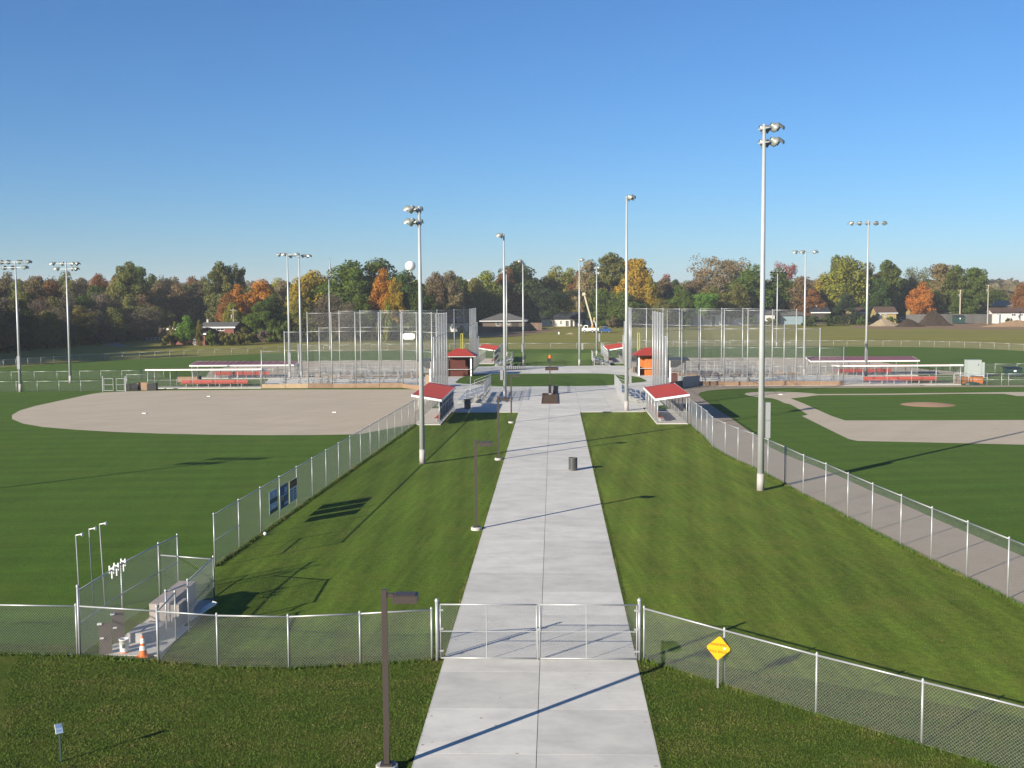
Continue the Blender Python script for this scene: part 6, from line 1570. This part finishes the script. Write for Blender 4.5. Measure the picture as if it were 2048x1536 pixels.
# ================================================================== CRANE TRUCK AND VEHICLES
p = P(1180, 666); D = p.y
def wheel(parent, x, y, r=.48):
    w = part('wheel', MB().tube((x, y - .14, r), (x, y + .14, r), r, n=16), 'tyre', parent); part('hub', MB().tube((x, y - .16, r), (x, y - .142, r), r * .5, n=12), 'alu', w)
x0, x1 = XY(1164, D), XY(1197, D)
t = thing('boom_truck', 'white utility truck with a raised pale boom behind the plaza', 'truck', (x0, D, 0))
part('body', MB().box(x0 + 1.9, x1, D - 1.1, D + 1.1, .7, 1.55), 'white', t)
cab = MB(); cab.add([(x0, D - 1.05, .6), (x0 + 1.8, D - 1.05, .6), (x0 + 1.8, D - 1.0, 2.4), (x0 + .8, D - 1.0, 2.4), (x0 + .3, D - 1.05, 1.6), (x0, D - 1.05, 1.4), (x0, D + 1.05, .6), (x0 + 1.8, D + 1.05, .6), (x0 + 1.8, D + 1.0, 2.4), (x0 + .8, D + 1.0, 2.4), (x0 + .3, D + 1.05, 1.6), (x0, D + 1.05, 1.4)], [(0, 1, 2, 3, 4, 5), (11, 10, 9, 8, 7, 6)] + [(k, 6 + k, 6 + (k + 1) % 6, (k + 1) % 6) for k in range(6)])
part('cab', cab, 'white', t); part('window', MB().box(x0 + .75, x0 + 1.6, D - 1.075, D - 1.055, 1.55, 2.2), 'glassdark', t)
for x in (x0 + .8, x1 - 1.9, x1 - .8): wheel(t, x, D - 1.05); wheel(t, x, D + 1.05)
bx, bz = Q(1185, 648, D); tx, tz = Q(1168.5, 590.5, D)
part('turret', MB().tube((bx, D, 1.5), (bx, D, bz - .3), .45, .35, n=10), 'orange', t)
part('lower_boom', MB().beam((bx - .3, D, bz - 1.0), (bx + .6, D, bz + 2.0), .4, .4), 'bannergold', t)
part('boom', MB().beam((bx, D - .3, bz - .4), (tx, D - .3, tz), .42, .5), 'cream', t)
part('bucket', MB().box(tx - .6, tx + .3, D - .9, D - .1, tz - .1, tz + .8), 'cream', t)
part('strut', MB().beam((bx + 1.1, D, bz - .9), (bx + .5, D, bz + 1.6), .15, .15), 'white', t)
x0, x1 = XY(1198, D + 1), XY(1222, D + 1)
t = thing('pickup_truck', 'blue pickup truck parked right of the boom truck', 'truck', (x0, D, 0))
mb = MB(); pr = [(0, .5), (x1 - x0, .5), (x1 - x0, 1.15), (x1 - x0 - .7, 1.25), (x1 - x0 - 1.2, 1.9), (1.6, 1.95), (1.4, 1.25), (0, 1.2)]
mb.add([(x0 + a, D - .9, b) for a, b in pr] + [(x0 + a, D + .9, b) for a, b in pr], [tuple(range(8)), tuple(range(15, 7, -1))] + [(k, 8 + k, 8 + (k + 1) % 8, (k + 1) % 8) for k in range(8)])
part('body', mb, 'bluepaint', t); part('window', MB().box(x0 + 1.7, x1 - 1.25, D - .925, D - .905, 1.3, 1.8), 'glassdark', t); part('roof', MB().box(x0 + .1, x1 - 1.3, D - .85, D + .85, 1.96, 2.02), 'boxgrey', t)
for x in (x0 + .7, x1 - .7): wheel(t, x, D - .85, .38); wheel(t, x, D + .85, .38)
# loader, white box trailer, cars
p = P(1776, 646); t = thing('loader', 'small yellow loader working on the sand pile', 'loader', tuple(p))
part('body', MB().box(p.x - 1.0, p.x + 1.2, p.y - .7, p.y + .7, .7, 1.4), 'yellow', t); part('cab', MB().box(p.x - 1.4, p.x - .3, p.y - .6, p.y + .6, 1.4, 2.6), 'white', t); part('bucket', MB().box(p.x + 1.3, p.x + 2.2, p.y - .8, p.y + .8, .3, .8), 'yellow', t)
for x in (-.8, .9): wheel(t, p.x + x, p.y - .7, .45); wheel(t, p.x + x, p.y + .7, .45)
p = P(1798, 644); t = thing('van', 'white van parked right of the small loader', 'van', tuple(p))
part('body', MB().box(p.x - 1.9, p.x + 1.9, p.y - .9, p.y + .9, .45, 2.0), 'white', t); part('window', MB().box(p.x + .6, p.x + 1.7, p.y - .925, p.y - .905, 1.2, 1.8), 'glassdark', t)
for x in (-1.2, 1.2): wheel(t, p.x + x, p.y - .85, .35); wheel(t, p.x + x, p.y + .85, .35)
p = P(1245, 652); t = thing('car', 'pale green car parked before the trees right of the truck', 'car', tuple(p))
mb = MB(); pr = [(-2.1, .4), (2.1, .4), (2.1, .9), (1.3, 1.0), (.7, 1.45), (-1.0, 1.45), (-1.6, 1.0), (-2.1, .95)]
mb.add([(p.x + a, p.y - .85, b) for a, b in pr] + [(p.x + a, p.y + .85, b) for a, b in pr], [tuple(range(8)), tuple(range(15, 7, -1))] + [(k, 8 + k, 8 + (k + 1) % 8, (k + 1) % 8) for k in range(8)])
part('body', mb, 'greencab', t); part('window', MB().box(p.x - 1.0, p.x + .8, p.y - .88, p.y - .86, 1.02, 1.38), 'glassdark', t)
for x in (-1.3, 1.3): wheel(t, p.x + x, p.y - .8, .33); wheel(t, p.x + x, p.y + .8, .33)
p = P(1297, 655); t = thing('car', 'dark car parked in front of the cream house', 'car', tuple(p))
mb = MB(); mb.add([(p.x + a, p.y - .85, b) for a, b in pr] + [(p.x + a, p.y + .85, b) for a, b in pr], [tuple(range(8)), tuple(range(15, 7, -1))] + [(k, 8 + k, 8 + (k + 1) % 8, (k + 1) % 8) for k in range(8)])
part('body', mb, 'dark', t); part('window', MB().box(p.x - 1.0, p.x + .8, p.y - .88, p.y - .86, 1.02, 1.38), 'glassdark', t)
for x in (-1.3, 1.3): wheel(t, p.x + x, p.y - .8, .33); wheel(t, p.x + x, p.y + .8, .33)
# small stuff on the far grass
p = P(1118, 668.5); t = thing('survey_marker', 'small white barrel with a dark top on the far grass', 'barrel', tuple(p))
part('barrel', MB().tube((p.x, p.y, 0), (p.x, p.y, .7), .24, n=12), 'white', t); part('lid', MB().tube((p.x, p.y, .71), (p.x, p.y, .95), .2, n=12), 'dark', t)
# low white rail by the asphalt path
p0, p1 = P(293, 682), P(319, 681)
t = thing('guard_rail', 'low white rail beside the asphalt path at left', 'guard rail', tuple(p0))
for z in (.35, .85): part('rail', MB().beam((p0.x, p0.y, z), (p1.x, p1.y, z), .08, .16), 'bannerwhite', t)
for k in range(4): q = p0.lerp(p1, k / 3); part('post', MB().box(q.x - .08, q.x + .08, q.y, q.y + .12, 0, 1.0), 'bannerwhite', t)

finish_labels()

# thin autumn air
hz = MB().box(-2700, 2700, -70, 4200, -1.0, 62)
me = hz.mesh('haze', M['white']); me.materials.clear()
hm = bpy.data.materials.new('haze_air'); hm.use_nodes = True; hm.node_tree.nodes.clear()
pv = hm.node_tree.nodes.new('ShaderNodeVolumePrincipled'); pv.inputs['Density'].default_value = 0.00020; pv.inputs['Color'].default_value = (.90, .95, 1, 1); pv.inputs['Anisotropy'].default_value = 0.1
hm.node_tree.links.new(pv.outputs[0], hm.node_tree.nodes.new('ShaderNodeOutputMaterial').inputs['Volume'])
me.materials.append(hm); o = bpy.data.objects.new('haze', me); col.objects.link(o); tag(o, 'thin haze in the autumn air over the fields', 'haze', kind='stuff')
